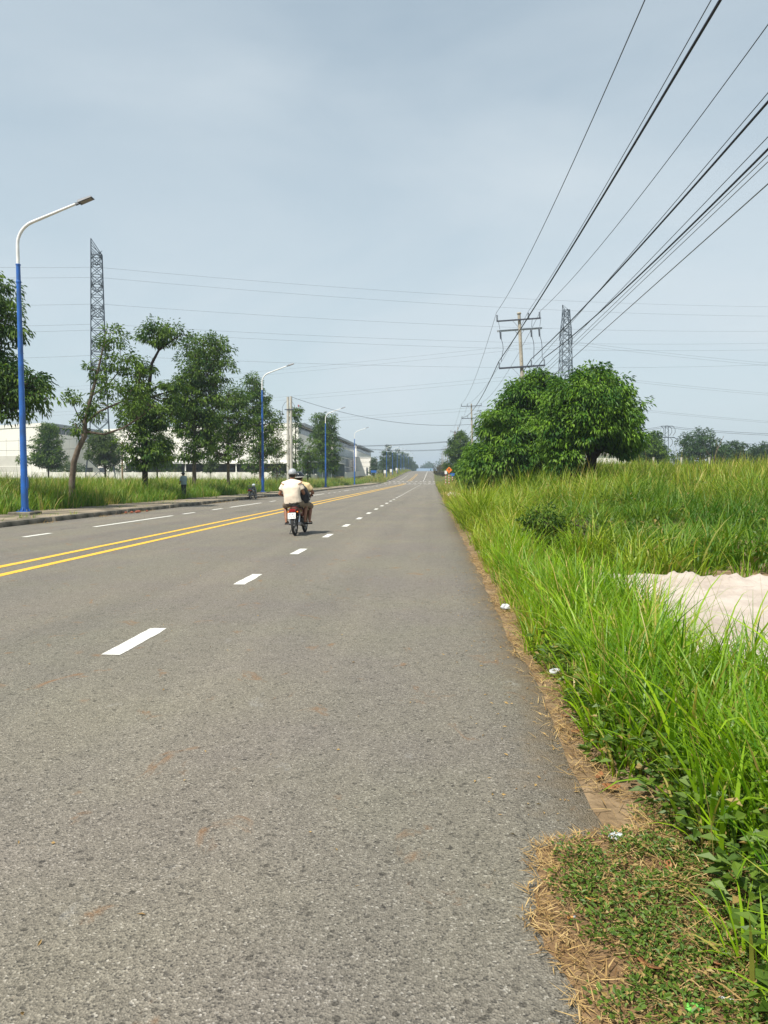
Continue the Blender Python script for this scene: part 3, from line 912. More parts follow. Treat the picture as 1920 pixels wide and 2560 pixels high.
# boundary wall: bays between posts, along the plot's front and then along the road
t = thing('boundary_wall', 'low stained white boundary wall behind the tall grass', 'wall', (-27.5, 125, 0))
x = -112.0
while x < -28:
    MB().box2((x + 27.5, -0.1, -0.5), (x + 5.8 + 27.5, 0.1, 2.5 + random.uniform(-.03, .03))).build('wall_bay', M['wall'], t)
    MB().box2((x + 5.8 + 27.5, -0.16, -0.5), (x + 6.05 + 27.5, 0.16, 2.6)).build('wall_post', M['wall'], t)
    x += 6.05
yy = 125.4
while yy < 318:
    z = rz(yy + 3)
    MB().box2((-0.1, yy - 125, z - 1.0), (0.1, yy + 5.8 - 125, z + 2.25)).build('wall_bay', M['wall'], t)
    MB().box2((-0.16, yy + 5.8 - 125, z - 1.0), (0.16, yy + 6.05 - 125, z + 2.4)).build('wall_post', M['wall'], t)
    yy += 6.05

# distant buildings
t = thing('blue_roof_shed', 'pale blue roofed shed in the haze beyond the road crest', 'building', (-1.5, 600, rz(600) - 1.3))
MB().box2((-13, -6, -2), (13, 12, 4.0)).build('wall', M['pale_glass'], t)
MB().prism([(-6.6, 3.9), (3, 6.2), (12.6, 3.9), (12.6, 4.2), (3, 6.6), (-6.6, 4.2)], -13.6, 13.6, axis=0).build('roof', M['blue_roof'], t)
t = thing('white_shed', 'white shed low on the horizon behind the right field', 'building', (56, 205, 1.5))
MB().box2((-16, 0, -2), (-2, 20, 6.4)).build('wall', M['factory'], t)
MB().prism([(-0.5, 6.4), (10, 8.4), (20.5, 6.4), (20.5, 6.7), (10, 8.8), (-0.5, 6.7)], -16.5, -1.5, axis=0).build('roof', M['factory2'], t)
for q in range(3):
    MB().box2((-14 + 4 * q, -0.06, 2.2), (-12 + 4 * q, 0.01, 3.8)).build('window', M['dark_glass'], t)
t = thing('white_house', 'small white house half hidden by the right horizon trees', 'building', (103, 215, 1.5))
MB().box2((-4, 0, -1), (3, 8, 8.2)).build('wall', M['factory'], t)
MB().prism([(-4.4, 8.2), (-0.5, 9.6), (3.4, 8.2)], -0.4, 8.4).build('roof', M['factory2'], t)
MB().box2((-2.5, -0.05, 4.2), (-1, 0.02, 6)).build('window', M['dark_glass'], t)

# ------------------------------------------------------------------ street lamps
def make_lamp():
    t = thing('street_lamp', '', 'street lamp')
    bp = MB().box2((-0.42, -0.42, -0.25), (0.42, 0.42, 0.10)).build('footing', M['kerb'], t, bevel=0.03)
    pl = MB().box2((-0.21, -0.21, 0.10), (0.21, 0.21, 0.125)).build('base_plate', M['blue_paint'], t)
    for a in (-1, 1):
        for b in (-1, 1):
            MB().tube([(a * .16, b * .16, .12), (a * .16, b * .16, .19)], 0.016, 6).build('bolt', M['steel_grey'], pl)
    for k_ in range(4):
        q = Matrix.Rotation(k_ * math.pi / 2, 3, 'Z')
        g = [q @ Vector(p) for p in ((0.09, -0.006, .125), (0.20, -0.006, .125), (0.09, -0.006, .34), (0.09, 0.006, .125), (0.20, 0.006, .125), (0.09, 0.006, .34))]
        MB().add(g, [(0, 1, 2), (5, 4, 3), (0, 3, 4, 1), (1, 4, 5, 2)]).build('gusset', M['blue_paint'], pl)
    MB().tube([(0, 0, .12), (0, 0, 4.5), (0, 0, 8.92)], [0.125, 0.098, 0.072], 16).build('pole', M['blue_paint'], t, smooth=True)
    MB().tube([(0, 0, 8.25), (0, 0, 8.3), (0, 0, 8.32), (0, 0, 8.37)], [0.078, 0.094, 0.094, 0.078], 16).build('collar', M['blue_paint'], t, smooth=True)
    MB().tube([(0, 0, 8.90), (0, 0, 8.94)], 0.086, 16).build('pole_cap', M['blue_paint'], t, smooth=True)
    MB().box2((0.115, -0.06, 0.95), (0.13, 0.06, 1.35)).build('service_door', M['blue_paint'], t)
    pts = [(0, 0, 8.92), (0, 0, 9.60)]
    for i in range(1, 10):
        a = i / 9 * R(70)
        pts.append((0.85 * (1 - math.cos(a)), 0, 9.60 + 0.85 * math.sin(a)))
    ex, ez = pts[-1][0], pts[-1][2]
    dx, dz = math.cos(R(20)), math.sin(R(20))
    pts += [(ex + dx * 0.9, 0, ez + dz * 0.9), (ex + dx * 1.75, 0, ez + dz * 1.75)]
    MB().tube(pts, [0.058] * 2 + [0.055] * 9 + [0.048, 0.04], 12).build('arm', M['white_paint'], t, smooth=True, angle=60)
    q = Matrix.Rotation(-R(20), 3, 'Y')
    c = Vector((ex + dx * 1.72, 0, ez + dz * 1.72))
    h = MB()
    for (l0, l1, wd, zt, zb) in ((-0.02, 0.14, 0.09, 0.05, -0.05), (0.12, 0.66, 0.30, 0.055, -0.045)):
        h.add([c + q @ Vector(p) for p in ((l0, -wd / 2, zb), (l1, -wd / 2 * 0.92, zb), (l1, wd / 2 * 0.92, zb), (l0, wd / 2, zb), (l0, -wd / 2 * .8, zt), (l1 - .03, -wd / 2 * .7, zt * .5), (l1 - .03, wd / 2 * .7, zt * .5), (l0, wd / 2 * .8, zt))],
              [(0, 3, 2, 1), (4, 5, 6, 7), (0, 1, 5, 4), (1, 2, 6, 5), (2, 3, 7, 6), (3, 0, 4, 7)])
    hd = h.build('lamp_head', M['lamp_head'], t, bevel=0.008)
    MB().add([c + q @ Vector(p) for p in ((0.2, -0.11, -0.049), (0.6, -0.11, -0.049), (0.6, 0.11, -0.049), (0.2, 0.11, -0.049), (0.2, -0.11, -0.056), (0.6, -0.11, -0.056), (0.6, 0.11, -0.056), (0.2, 0.11, -0.056))],
             [(0, 3, 2, 1), (4, 5, 6, 7), (0, 1, 5, 4), (1, 2, 6, 5), (2, 3, 7, 6), (3, 0, 4, 7)]).build('lens', M['lamp_lens'], hd)
    return t

lamp0 = make_lamp()
ORD = ['first', 'second', 'third', 'fourth', 'fifth', 'sixth', 'seventh', 'eighth', 'ninth', 'tenth', 'eleventh', 'twelfth', 'thirteenth', 'fourteenth', 'fifteenth', 'sixteenth', 'seventeenth', 'eighteenth', 'nineteenth', 'twentieth']
lamp_labels = ['tallest looking blue street lamp with white curved arm at the left edge', 'blue street lamp just beyond the parked scooter, left of the twin pole',
               'blue street lamp in front of the tall round tree by the factory', 'blue street lamp beside the low white block, last before the crossing']
lamp_spots = [(-14.72, 25.9), (-14.75, 63.8), (-14.9, 103.0), (-15.1, 143.5)] + [(-15.0, 243 + 37 * i) for i in range(9)]
for i, (x, y) in enumerate(lamp_spots):
    o = lamp0 if i == 0 else dup(lamp0)
    o.location = (x, y, rz(y) + 0.14)
    o.rotation_euler = (0, R(-0.35) if i == 0 else 0, 0)
    o['label'] = lamp_labels[i] if i < 4 else 'small distant street lamp, %s of the row beyond the crossing' % ORD[i - 4]
    o['group'] = 'street lamps along the far pavement'

# ------------------------------------------------------------------ power poles and wires on the right
def disc_stack(mb, base, h, r, n=5, up=1):
    z = base[2]
    mb.tube([base, (base[0], base[1], z + up * h)], r * 0.45, 6)
    for k_ in range(n):
        zz = z + up * h * (k_ + 0.5) / n
        mb.tube([(base[0], base[1], zz - h * 0.06), (base[0], base[1], zz + h * 0.02), (base[0], base[1], zz + h * 0.06)], [r, r, r * 0.5], 10)

def concrete_pole(t, h, r0=0.16, r1=0.095, m='concrete', holes=True):
    p = MB().tube([(0, 0, -0.6), (0, 0, h * 0.5), (0, 0, h)], [r0, (r0 + r1) / 2, r1], 12).build('pole', M[m], t, smooth=True)
    if holes:
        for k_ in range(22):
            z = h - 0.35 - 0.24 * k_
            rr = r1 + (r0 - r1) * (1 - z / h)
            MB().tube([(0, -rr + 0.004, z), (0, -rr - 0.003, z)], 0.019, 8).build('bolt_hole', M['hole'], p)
    return p

def crossarm(t, z, xa, xb, m='steel_dark', y=-0.16, brace=0.55, sec=0.085):
    a = MB().box2((xa, y - sec / 2, z - sec / 2), (xb, y + sec / 2, z + sec / 2)).build('crossarm', M[m], t)
    for s_ in (-1, 1):
        MB().bar((s_ * brace, y - 0.05, z - 0.04), (s_ * 0.10, y + 0.03, z - brace), 0.035, 0.012).build('brace', M['steel_grey'], a)
    return a

def pin(t, x, z, y=-0.16, h=0.30, r=0.062, n=5):
    mb = MB(); disc_stack(mb, (x, y, z), h, r, n)
    return mb.build('insulator', M['porcelain'], t, smooth=True)

LEAN = R(-3.3)
P1 = (6.07, 48.0, 1.30)       # pole base
p1 = thing('power_pole', 'concrete power pole with three crossarms behind the big tree', 'power pole', (P1[0], P1[1], field(P1[0], P1[1])), 0, 'power poles along the right verge', ry=LEAN)
PB = p1.location.z
HP = 11.85 - PB
concrete_pole(p1, HP)
MB().tube([(0, 0, HP), (0, 0, HP + 0.05), (0, 0, HP + 0.13)], [0.10, 0.15, 0.11], 10).build('pole_cap', M['concrete'], p1, smooth=True)
za, zb_, zc = 11.62 - PB - 0.13, 11.08 - PB - 0.15, 8.62 - PB - 0.1
crossarm(p1, za, -1.45, 1.30, brace=0.45)
crossarm(p1, zb_, -1.42, 1.42, m='steel_grey', y=0.17, brace=0.30, sec=0.10)
crossarm(p1, zc, -1.45, 1.45, brace=0.62, sec=0.10)
for x in (-1.41, 0.56, 1.26):
    pin(p1, x, za + 0.04, h=0.36)
for x in (-1.43, 0.60, 1.41):
    pin(p1, x, zc + 0.05, h=0.34, n=3)
for x in (-1.22, 0.72, 1.22):      # fuse cut-outs hanging from the grey arm
    mb = MB(); disc_stack(mb, (x, 0.0, zb_ - 0.05), 0.5, 0.065, 6, up=-1)
    f = mb.build('fuse_insulator', M['porcelain'], p1, smooth=True)
    MB().tube([(x - 0.07, -0.10, zb_ - 0.04), (x - 0.04, -0.12, zb_ - 0.52)], 0.02, 6).build('fuse_tube', M['steel_dark'], f)
    MB().tube([(x + .02, 0, zb_ - .5), (x + 0.10, -0.06, zb_ - 0.9), (x + 0.10, -0.12, zc + 1.2), (x * 1.06, -0.16, zc + 0.42)], 0.017, 6).build('jumper_cable', M['cable'], p1, smooth=True)
    MB().tube([(x * 1.1, -0.16, za + 0.05), (x * 1.03, -0.02, zb_ + 0.06)], 0.012, 5).build('drop_wire', M['wire'], p1)

def small_pole(x, y, h, label, arms=((0.35, 1.42), (2.05, 1.38)), ry=0.0, twin=False, m='concrete'):
    z = gz(x, y)
    t = thing('power_pole', label, 'power pole', (x, y, z), 0, 'power poles along the right verge', ry=ry)
    if twin:
        for s_ in (-0.62, 0.62):
            MB().tube([(s_, 0, -0.6), (s_, 0, h)], [0.16, 0.10], 10).build('pole', M['brick_red'] if h > 8 else M[m], t, smooth=True)
    else:
        MB().tube([(0, 0, -0.6), (0, 0, h)], [0.17, 0.10], 10).build('pole', M[m], t, smooth=True)
    for dz, hw in arms:
        a = crossarm(t, h - dz, -hw, hw, brace=0.5)
        for xx in (-hw + .03, -hw * 0.4, hw - .03):
            pin(t, xx, h - dz + 0.04, h=0.32, n=3)
    return t
small_pole(5.75, 105, 11.9 - gz(5.75, 105), 'concrete power pole with two crossarms left of the big tree', ry=R(-1.8))
h3 = small_pole(5.45, 161, 11.6 - gz(5.4, 161), 'twin leg power pole with transformer frame above the far roadside tree', twin=True, arms=((0.2, 1.55), (2.4, 1.6)))
MB().box2((-0.7, -0.5, 6.4), (0.7, 0.5, 7.6)).build('transformer', M['steel_grey'], h3)
MB().tube([(0, 0, 9.0), (0, 0, 11.4)], 0.07, 8).build('mast', M['concrete'], h3)
for i in range(6):
    y = 215 + 52 * i
    small_pole(5.3 + 0.1 * i, y, 10.4, 'distant power pole, %s beyond the twin leg pole' % ORD[i])

def catenary(a, b, sag, n=24):
    a, b = Vector(a), Vector(b)
    return [a.lerp(b, i / n) - Vector((0, 0, 4 * sag * (i / n) * (1 - i / n))) for i in range(n + 1)]

def wire(name, label, spans, r, m, group, cat='wire', n=24, sides=5):
    """spans: list of (a, b, sag); one continuous conductor"""
    mb = MB()
    pts = []
    for a, b, sag in spans:
        c = catenary(a, b, sag, n)
        pts += c if not pts else c[1:]
    mb.tube(pts, r, sides)
    o = mb.build(name, M[m], None, smooth=True, angle=80)
    return props(o, label, cat, group)

Y0, Y1, Y2, Y3 = -9, 48, 105, 161
G1 = 'conductors along the right verge'
def run(name, label, a0, a1, s0, off2, r, m):
    x2, z2 = off2
    wire(name, label, [((a0[0], Y0, a0[1]), (a1[0], Y1 - 0.16, a1[1]), s0), ((a1[0], Y1 - 0.16, a1[1]), (x2, Y2 - .16, z2), 1.0),
                       ((x2, Y2 - .16, z2), (x2 - 0.1, Y3 - .16, z2 - 0.1), 1.0), ((x2 - 0.1, Y3 - .16, z2 - 0.1), (x2 - 0.1, 219, z2 - 0.3), 0.8)], r, m, G1)
run('overhead_wire', 'thin bare wire on the left pin of the top crossarm', (4.02, 11.95), (4.02, 11.93), 1.41, (4.0, 11.8), 0.0125, 'wire')
run('overhead_wire', 'thin bare wire on the middle pin of the top crossarm', (5.4, 11.98), (6.02, 11.98), 0.75, (4.9, 11.8), 0.0125, 'wire')
run('overhead_wire', 'thin bare wire on the right pin of the top crossarm', (6.82, 12.03), (6.80, 12.03), 1.35, (6.7, 11.9), 0.0125, 'wire')
run('overhead_cable', 'thick black cable on the left pin of the lower crossarm', (4.19, 8.82), (4.19, 8.86), 0.42, (4.1, 10.0), 0.026, 'cable')
run('overhead_cable', 'thick black cable on the middle pin of the lower crossarm', (6.23, 9.18), (6.23, 9.0), 0.66, (6.3, 10.0), 0.026, 'cable')
run('overhead_cable', 'thick black cable on the right pin of the lower crossarm', (6.96, 9.23), (7.04, 9.06), 0.83, (6.9, 10.1), 0.026, 'cable')
run('messenger_wire', 'thin wire running close above the middle thick cable', (6.3, 9.2), (6.0, 8.2), 0.22, (5.8, 8.6), 0.010, 'wire')
run('messenger_wire', 'thin wire running close above the right thick cable', (7.0, 9.2), (6.3, 7.8), 0.31, (5.8, 8.3), 0.010, 'wire')
run('low_voltage_wire', 'upper of the two paired pale wires lowest at right', (6.3, 7.6), (6.1, 7.3), 0.02, (5.9, 7.6), 0.009, 'faint_wire')
run('low_voltage_wire', 'lower of the two paired pale wires lowest at right', (6.3, 7.5), (6.1, 7.1), 0.0, (5.9, 7.4), 0.009, 'faint_wire')
run('low_voltage_wire', 'lowest pale wire descending to the big tree from the right edge', (6.3, 7.15), (6.1, 6.6), 0.0, (5.9, 7.0), 0.013, 'faint_wire')

# twin concrete pole across the road and the wires that cross it
t = thing('twin_pole', 'pair of pale concrete poles side by side before the large hall', 'power pole', (-17.45, 90, gz(-17.45, 90)))
for s_, hh in ((-0.19, 11.2), (0.19, 11.25)):
    MB().tube([(s_, 0.12 * s_, -0.6), (s_, 0, hh)], [0.20, 0.15], 12).build('pole', M['concrete2'], t, smooth=True)
MB().box2((-0.55, -0.2, 9.6), (0.55, -0.14, 9.7)).build('bracket', M['steel_dark'], t)
mb = MB(); disc_stack(mb, (-0.85, -0.1, 9.3), 0.35, 0.09, 4, up=-1); mb.build('fuse_insulator', M['steel_dark'], t)
mb = MB(); disc_stack(mb, (1.15, -0.1, 10.0), 0.22, 0.10, 3); mb.build('surge_arrester', M['red'], t)
MB().tube([(-0.15, -.1, 10.7), (-0.55, -.1, 10.5), (-0.85, -.1, 9.9), (-0.85, -.1, 9.3)], 0.02, 5).build('jumper_cable', M['cable'], t)
MB().tube([(0.15, -.1, 10.9), (0.6, -.1, 10.2), (0.85, -.1, 9.5), (1.15, -.1, 10.0)], 0.02, 5).build('jumper_cable', M['cable'], t)
G2 = 'cables across the road'
wire('crossing_cable', 'cable sagging across the road from the twin pole to the second pole', [((-17.2, 90, 11.35), (5.5, 104.9, 9.0), 1.25)], 0.022, 'cable', G2)
for k_, (zz, lab) in enumerate(((9.55, 'upper strand of the higher bundle crossing the road near the crossing'), (9.40, 'lower strand of the higher bundle crossing the road near the crossing'))):
    wire('crossing_cable', lab, [((-34, 205, 10.6 - 0.15 * k_), (5.3, 161, zz), 0.55)], 0.035, 'cable', G2)
for k_, (zz, lab) in enumerate(((9.5, 'upper strand of the lower bundle crossing above the far lamps'), (9.30, 'lower strand of the lower bundle crossing above the far lamps'))):
    wire('crossing_cable', lab, [((-30, 262, 12.6 - 0.2 * k_), (5.2, 215, zz + 0.4), 0.8)], 0.04, 'cable', G2)
# far side service lines over the factory plot
for k_, (zz, lab) in enumerate(((6.6, 'upper service wire sagging in front of the factory walls'), (5.2, 'lower service wire sagging in front of the factory walls'))):
    wire('service_wire', lab, [((-95, 118, zz + 1.3), (-17.5, 90, zz + 1.6), 1.1)], 0.022, 'cable', 'service wires before the factory')

# ------------------------------------------------------------------ lattice pylons and high-tension lines
def pylon(name, label, base, prof, arms, rzr, arm_len, legs_r=0.09, slant=0.0, strings=True, horns=False):
    """prof: [(z, half width)]; arms: heights; local x is the arm direction"""
    t = thing(name, label, 'pylon', base, rzr)
    def hw(z):
        for (z0, a), (z1, b) in zip(prof, prof[1:]):
            if z <= z1:
                return a + (b - a) * (z - z0) / (z1 - z0)
        return prof[-1][1]
    zt = prof[-1][0]
    lv = [0.0]
    while lv[-1] < zt - 0.6:
        lv.append(lv[-1] + max(1.15, hw(lv[-1]) * 1.75))
    lv[-1] = zt
    for sx in (-1, 1):
        for sy in (-1, 1):
            top = zt - (slant if sy < 0 else 0)
            mb = MB()
            zs = [z for z, _ in prof if z < top - 0.01] + [top]
            mb.tube([(sx * hw(z), sy * hw(z), z) for z in zs], legs_r, 4)
            mb.build('leg', M['pylon'], t)
    br = MB()
    for z0, z1 in zip(lv, lv[1:]):
        a, b = hw(z0), hw(z1)
        for q in range(4):
            rot = Matrix.Rotation(q * math.pi / 2, 3, 'Z')
            for p0, p1_ in (((-a, -a, z0), (b, -b, z1)), ((a, -a, z0), (-b, -b, z1)), ((-b, -b, z1), (b, -b, z1))):
                A, B = rot @ Vector(p0), rot @ Vector(p1_)
                if slant:
                    for V in (A, B):
                        lim = zt - slant * (1 - V.y / hw(V.z)) / 2
                        V.z = min(V.z, lim)
                br.tube([A, B], 0.06, 3, cap=False)
    br.build('bracing', M['pylon'], t)['kind'] = 'stuff'
    if horns:
        for s_ in (-1, 1):
            mb = MB()
            for sy in (-1, 1):
                mb.tube([(s_ * hw(zt - 2.6), sy * hw(zt - 2.6), zt - 2.6), (s_ * 3.0, 0, zt + 0.7)], 0.06, 4)
                mb.tube([(s_ * hw(zt), sy * hw(zt), zt), (s_ * 3.0, 0, zt + 0.7)], 0.05, 4)
            mb.tube([(s_ * 1.4, 0, zt - 1.2), (s_ * 1.6, 0, zt + 0.3)], 0.04, 4)
            mb.build('earth_wire_horn', M['pylon'], t)
    for z in arms:
        for s_ in (-1, 1):
            h = hw(z)
            e = Vector((s_ * (h + arm_len), 0, z + 0.1))
            mb = MB()
            for sy in (-1, 1):
                mb.tube([(s_ * h, sy * h, z), e], 0.06, 4)
                mb.tube([(s_ * h, sy * h, z + 1.5), e], 0.05, 4)
                for f in (0.25, 0.5, 0.75):
                    lo = Vector((s_ * h, sy * h, z)).lerp(e, f); hi = Vector((s_ * h, sy * h, z + 1.5)).lerp(e, f)
                    mb.tube([lo, hi], 0.035, 3, cap=False)
                    lo2 = Vector((s_ * h, sy * h, z)).lerp(e, f - 0.25)
                    mb.tube([lo2, hi], 0.035, 3, cap=False)
            a = mb.build('crossarm', M['pylon'], t)
            if strings:
                for dy in (-0.5, 0.5):
                    sb = MB(); sb.tube([e, e + Vector((0, dy, -0.3)), e + Vector((0, dy, -2.3))], [0.04, 0.11, 0.11], 6)
                    sb.build('insulator_string', M['porcelain'], a)
    return t

pylon('pylon', 'tall slender lattice pylon with slanted top at left', (-57.4, 125, 0.4), [(0, 2.5), (9, 1.55), (18, 1.25), (41.6, 0.85)], [38.2, 33.6, 29.2, 23.2, 20.0, 17.8], R(115), 2.6, slant=2.6, strings=False)
pylon('pylon', 'lattice pylon with hanging insulator strings behind the big tree', (34.0, 194, 1.4), [(0, 3.0), (16, 1.7), (38.5, 1.05), (43.0, 0.6)], [37.0, 29.2, 22.2], R(62), 2.5, horns=True)
G3 = 'high tension lines across the sky'
k = 0
for z0, z1 in ((37.5, 47.0), (35.8, 44.0), (31.3, 41.2), (27.9, 38.8), (26.9, 36.5), (22.6, 33.5)):
    wire('high_tension_wire', 'faint high tension line reaching right from the slanted pylon, %s from the top' % ORD[k],
         [((-150, 88, z0 - 3.5), (-57.3, 125, z0), 1.6), ((-57.3, 125, z0), (235, 262, z1 + 16), 6.0)], 0.017, 'faint_wire', G3, n=30, sides=4); k += 1
k = 0
for (dx, z0, zl) in ((-2.2, 36.4, 38.9), (2.6, 36.2, 37.4), (-2.2, 28.6, 29.7), (2.6, 28.4, 28.0), (-2.2, 21.3, 22.6), (2.6, 21.1, 21.0)):
    wire('high_tension_wire', 'faint high tension line hung on the pylon behind the big tree, %s from the top' % ORD[k],
         [((-420, 345, zl + 4), (34 + dx * .53, 194 + dx * .85, z0), 7.0), ((34 + dx * .53, 194 + dx * .85, z0), (330, 240, z0 + 4), 9.5)], 0.02, 'faint_wire', G3, n=40, sides=4); k += 1
# small lattice mast with looped jumpers on the right horizon
t = thing('lattice_mast', 'small lattice mast with looped jumper cables on the right horizon', 'pylon', (46.1, 150, 1.5))
mb = MB()
for sx in (-1, 1):
    mb.tube([(sx * 0.5, 0, 0), (sx * 0.28, 0, 10.2)], 0.06, 4)
for q in range(12):
    s_ = 1 if q % 2 else -1
    mb.tube([(s_ * 0.45, 0, q * 0.85), (-s_ * 0.42, 0, q * 0.85 + 0.85)], 0.035, 3)
mb.build('mast', M['pylon'], t)
for z, hw_ in ((10.2, 1.1), (8.0, 1.5)):
    a = MB().box2((-hw_, -0.08, z - .06), (hw_, 0.08, z + .06)).build('crossarm', M['pylon'], t)
    for s_ in (-1, 0.4, 1):
        MB().tube([(s_ * hw_, 0, z), (s_ * hw_ + 0.5, 0, z - 0.5), (s_ * hw_ + 0.55, 0, z - 1.2), (s_ * hw_ + 0.1, 0, z - 1.9)], 0.045, 5).build('jumper_cable', M['cable'], t)
for k_, zz in enumerate((11.7, 11.4, 9.5)):
    wire('field_line', 'dark line over the right field through the small mast, %s from the top' % ORD[k_],
         [((5.0, 161, 8.6 + 0.3 * k_), (46.1, 150, zz + 0.1), 0.9), ((46.1, 150, zz), (110, 165, zz + 0.5), 1.6)], 0.03, 'cable', 'lines over the right field')

# ------------------------------------------------------------------ signs
def striped_post(t, h, r=0.05, n=10):
    p = MB().tube([(0, 0, -0.3), (0, 0, h)], r, 10).build('post', M['sign_white'], t, smooth=True)
    for k_ in range(n):
        if k_ % 2:
            z = h * k_ / n
            MB().tube([(0, 0, z), (0, 0, z + h / n)], r + 0.004, 10).build('red_band', M['red'], p, smooth=True)
t = thing('warning_sign', 'orange diamond warning sign on a red and white post, right verge', 'road sign', (2.9, 130, gz(2.9, 130) - 0.1))
striped_post(t, 2.2, 0.06)
q = 0.56
d_ = MB().prism([(0, 2.2), (q, 2.2 + q), (0, 2.2 + 2 * q), (-q, 2.2 + q)], -0.09, -0.07).build('sign_panel', M['orange'], t)
MB().prism([(-0.05, 2.46), (0.05, 2.46), (0.05, 2.85), (0.2, 2.85), (0, 3.1), (-0.2, 2.85), (-0.05, 2.85)], -0.096, -0.091).build('arrow', M['black'], d_)
t = thing('blue_sign', 'small blue panel sign behind the orange warning sign', 'road sign', (3.6, 134, gz(3.6, 134) - 0.1))
striped_post(t, 1.9, 0.05)
MB().box2((-0.42, -0.08, 1.5), (0.42, -0.06, 2.0)).build('sign_panel', M['sign_blue'], t)
t = thing('striped_post', 'short red and white post left of the orange warning sign', 'post', (2.45, 136, gz(2.45, 136) - 0.1))
striped_post(t, 2.6, 0.05)
MB().box2((-0.22, -0.08, 2.2), (0.22, -0.06, 2.8)).build('sign_panel', M['sign_white'], t)
for i, (x, y) in enumerate(((-14.6, 228), (-14.4, 258), (-14.3, 296))):
    t = thing('marker_sign', 'white marker sign on a striped post, %s past the crossing at left' % ORD[i], 'road sign', (x, y, rz(y) + 0.1), group='marker signs past the crossing')
    striped_post(t, 2.6, 0.07)
    MB().box2((-0.35, -0.1, 2.0), (0.35, -0.08, 3.0)).build('sign_panel', M['sign_white'], t)
t = thing('blue_board', 'blue board on posts beyond the white block at left', 'road sign', (-17.6, 222, rz(222)))
MB().box2((-0.8, -0.05, 2.4), (0.8, 0.0, 3.1)).build('sign_panel', M['sign_blue'], t)
for s_ in (-0.6, 0.6):
    MB().box2((s_ - .05, 0, -.3), (s_ + .05, .08, 3.0)).build('post', M['steel_grey'], t)
t = thing('wooden_pole', 'weathered wooden pole before the boundary wall, right of the leaning trunk', 'pole', (-47.5, 111, 0.4))
MB().tube([(0, 0, -0.3), (0.05, 0, 6.6)], [0.16, 0.12], 8).build('pole', M['wood'], t, smooth=True)
MB().tube([(0.05, 0, 6.6), (0.05, 0, 6.66)], 0.135, 8).build('pole_cap', M['concrete'], t, smooth=True)

# ------------------------------------------------------------------ trees
GT = 'trees behind the far pavement'
def T(name, label, x, y, *a, **k):
    g = k.get('group')
    k.setdefault('thick', {GT: 1.55, 'small trees before the boundary wall': 2.6, 'trees along the right horizon': 3.2}.get(g, 1.75))
    if g == GT: k.setdefault('spread', 1.1)
    return make_tree(name, label, (x, y, gz(x, y) - 0.05), *a, **k)

# left edge tree, trunk just outside the frame
T('verge_tree', 'dense tree cut by the left edge, its leaves around the first lamp', -19.7, 29.5, [(0, 0, 0, .2), (.1, 0, 3, .16), (.5, 0, 6, .12), (.8, 0, 9.2, .05)],
  [((1.0, 0.3, 9.1), (1.1, 1.3, .95), 44), ((1.15, 0.3, 7.7), (1.6, 1.3, .85), 56), ((1.9, .3, 5.0), (1.75, 1.4, 1.15), 100), ((0.4, .2, 5.8), (1.5, 1.5, 1.3), 60), ((1.2, .3, 6.2), (.9, 1, .5), 20)],
  leaf=(0.21, 0.085), per=42, clump=0.42, m='leaf_deep', group=GT, droop=0.8, limbs=[[(.1, 0, 3.2, .1), (.9, .2, 4.4, .08), (2.2, .3, 5.2, .03)]])
# leaning sparse tree
T('leaning_tree', 'sparse leaning tree with a bent trunk and bare side branches', -17.5, 35.0,
  [(0, 0, 0, .17), (.0, 0, 1.1, .15), (.12, 0, 2.1, .14), (.35, 0, 2.75, .13), (.68, 0, 3.35, .12), (.72, 0, 4.1, .10), (1.05, 0, 5.3, .085), (1.35, 0, 6.3, .06), (1.75, 0, 7.9, .03), (1.85, 0, 8.5, .02)],
  [((2.1, 0, 8.0), (.75, .6, .55), 12), ((2.6, 0, 6.9), (.9, .7, .6), 15), ((1.3, 0, 6.5), (.5, .5, .5), 7), ((3.1, 0, 6.0), (.8, .6, .6), 13), ((2.2, 0, 5.6), (1.0, .7, .5), 10),
   ((0.55, 0, 4.9), (.6, .5, .5), 10), ((0.25, 0, 3.75), (.4, .4, .3), 5), ((3.3, 0, 4.9), (.9, .6, .5), 12), ((1.2, 0, 4.6), (.5, .5, .4), 6)],
  leaf=(0.19, 0.078), per=28, clump=0.34, m='leaf_deep', group=GT, droop=0.5, bark='bark_pale', tint_bias=0.12,
  limbs=[[(.70, 0, 3.6, .07), (1.6, .1, 3.45, .055), (2.6, 0, 3.75, .045), (3.6, .1, 4.4, .03), (4.2, 0, 4.9, .015)], [(.72, 0, 4.0, .06), (1.5, -.1, 4.55, .05), (2.5, 0, 5.0, .035), (3.4, 0, 5.9, .015)],
         [(.7, 0, 3.9, .05), (.3, .1, 4.4, .03), (.1, 0, 5.0, .015)], [(.66, 0, 3.2, .05), (.38, 0, 3.7, .03), (.2, 0, 4.0, .015)], [(1.05, 0, 5.3, .05), (1.9, .1, 5.9, .035), (2.8, 0, 6.9, .015)]])
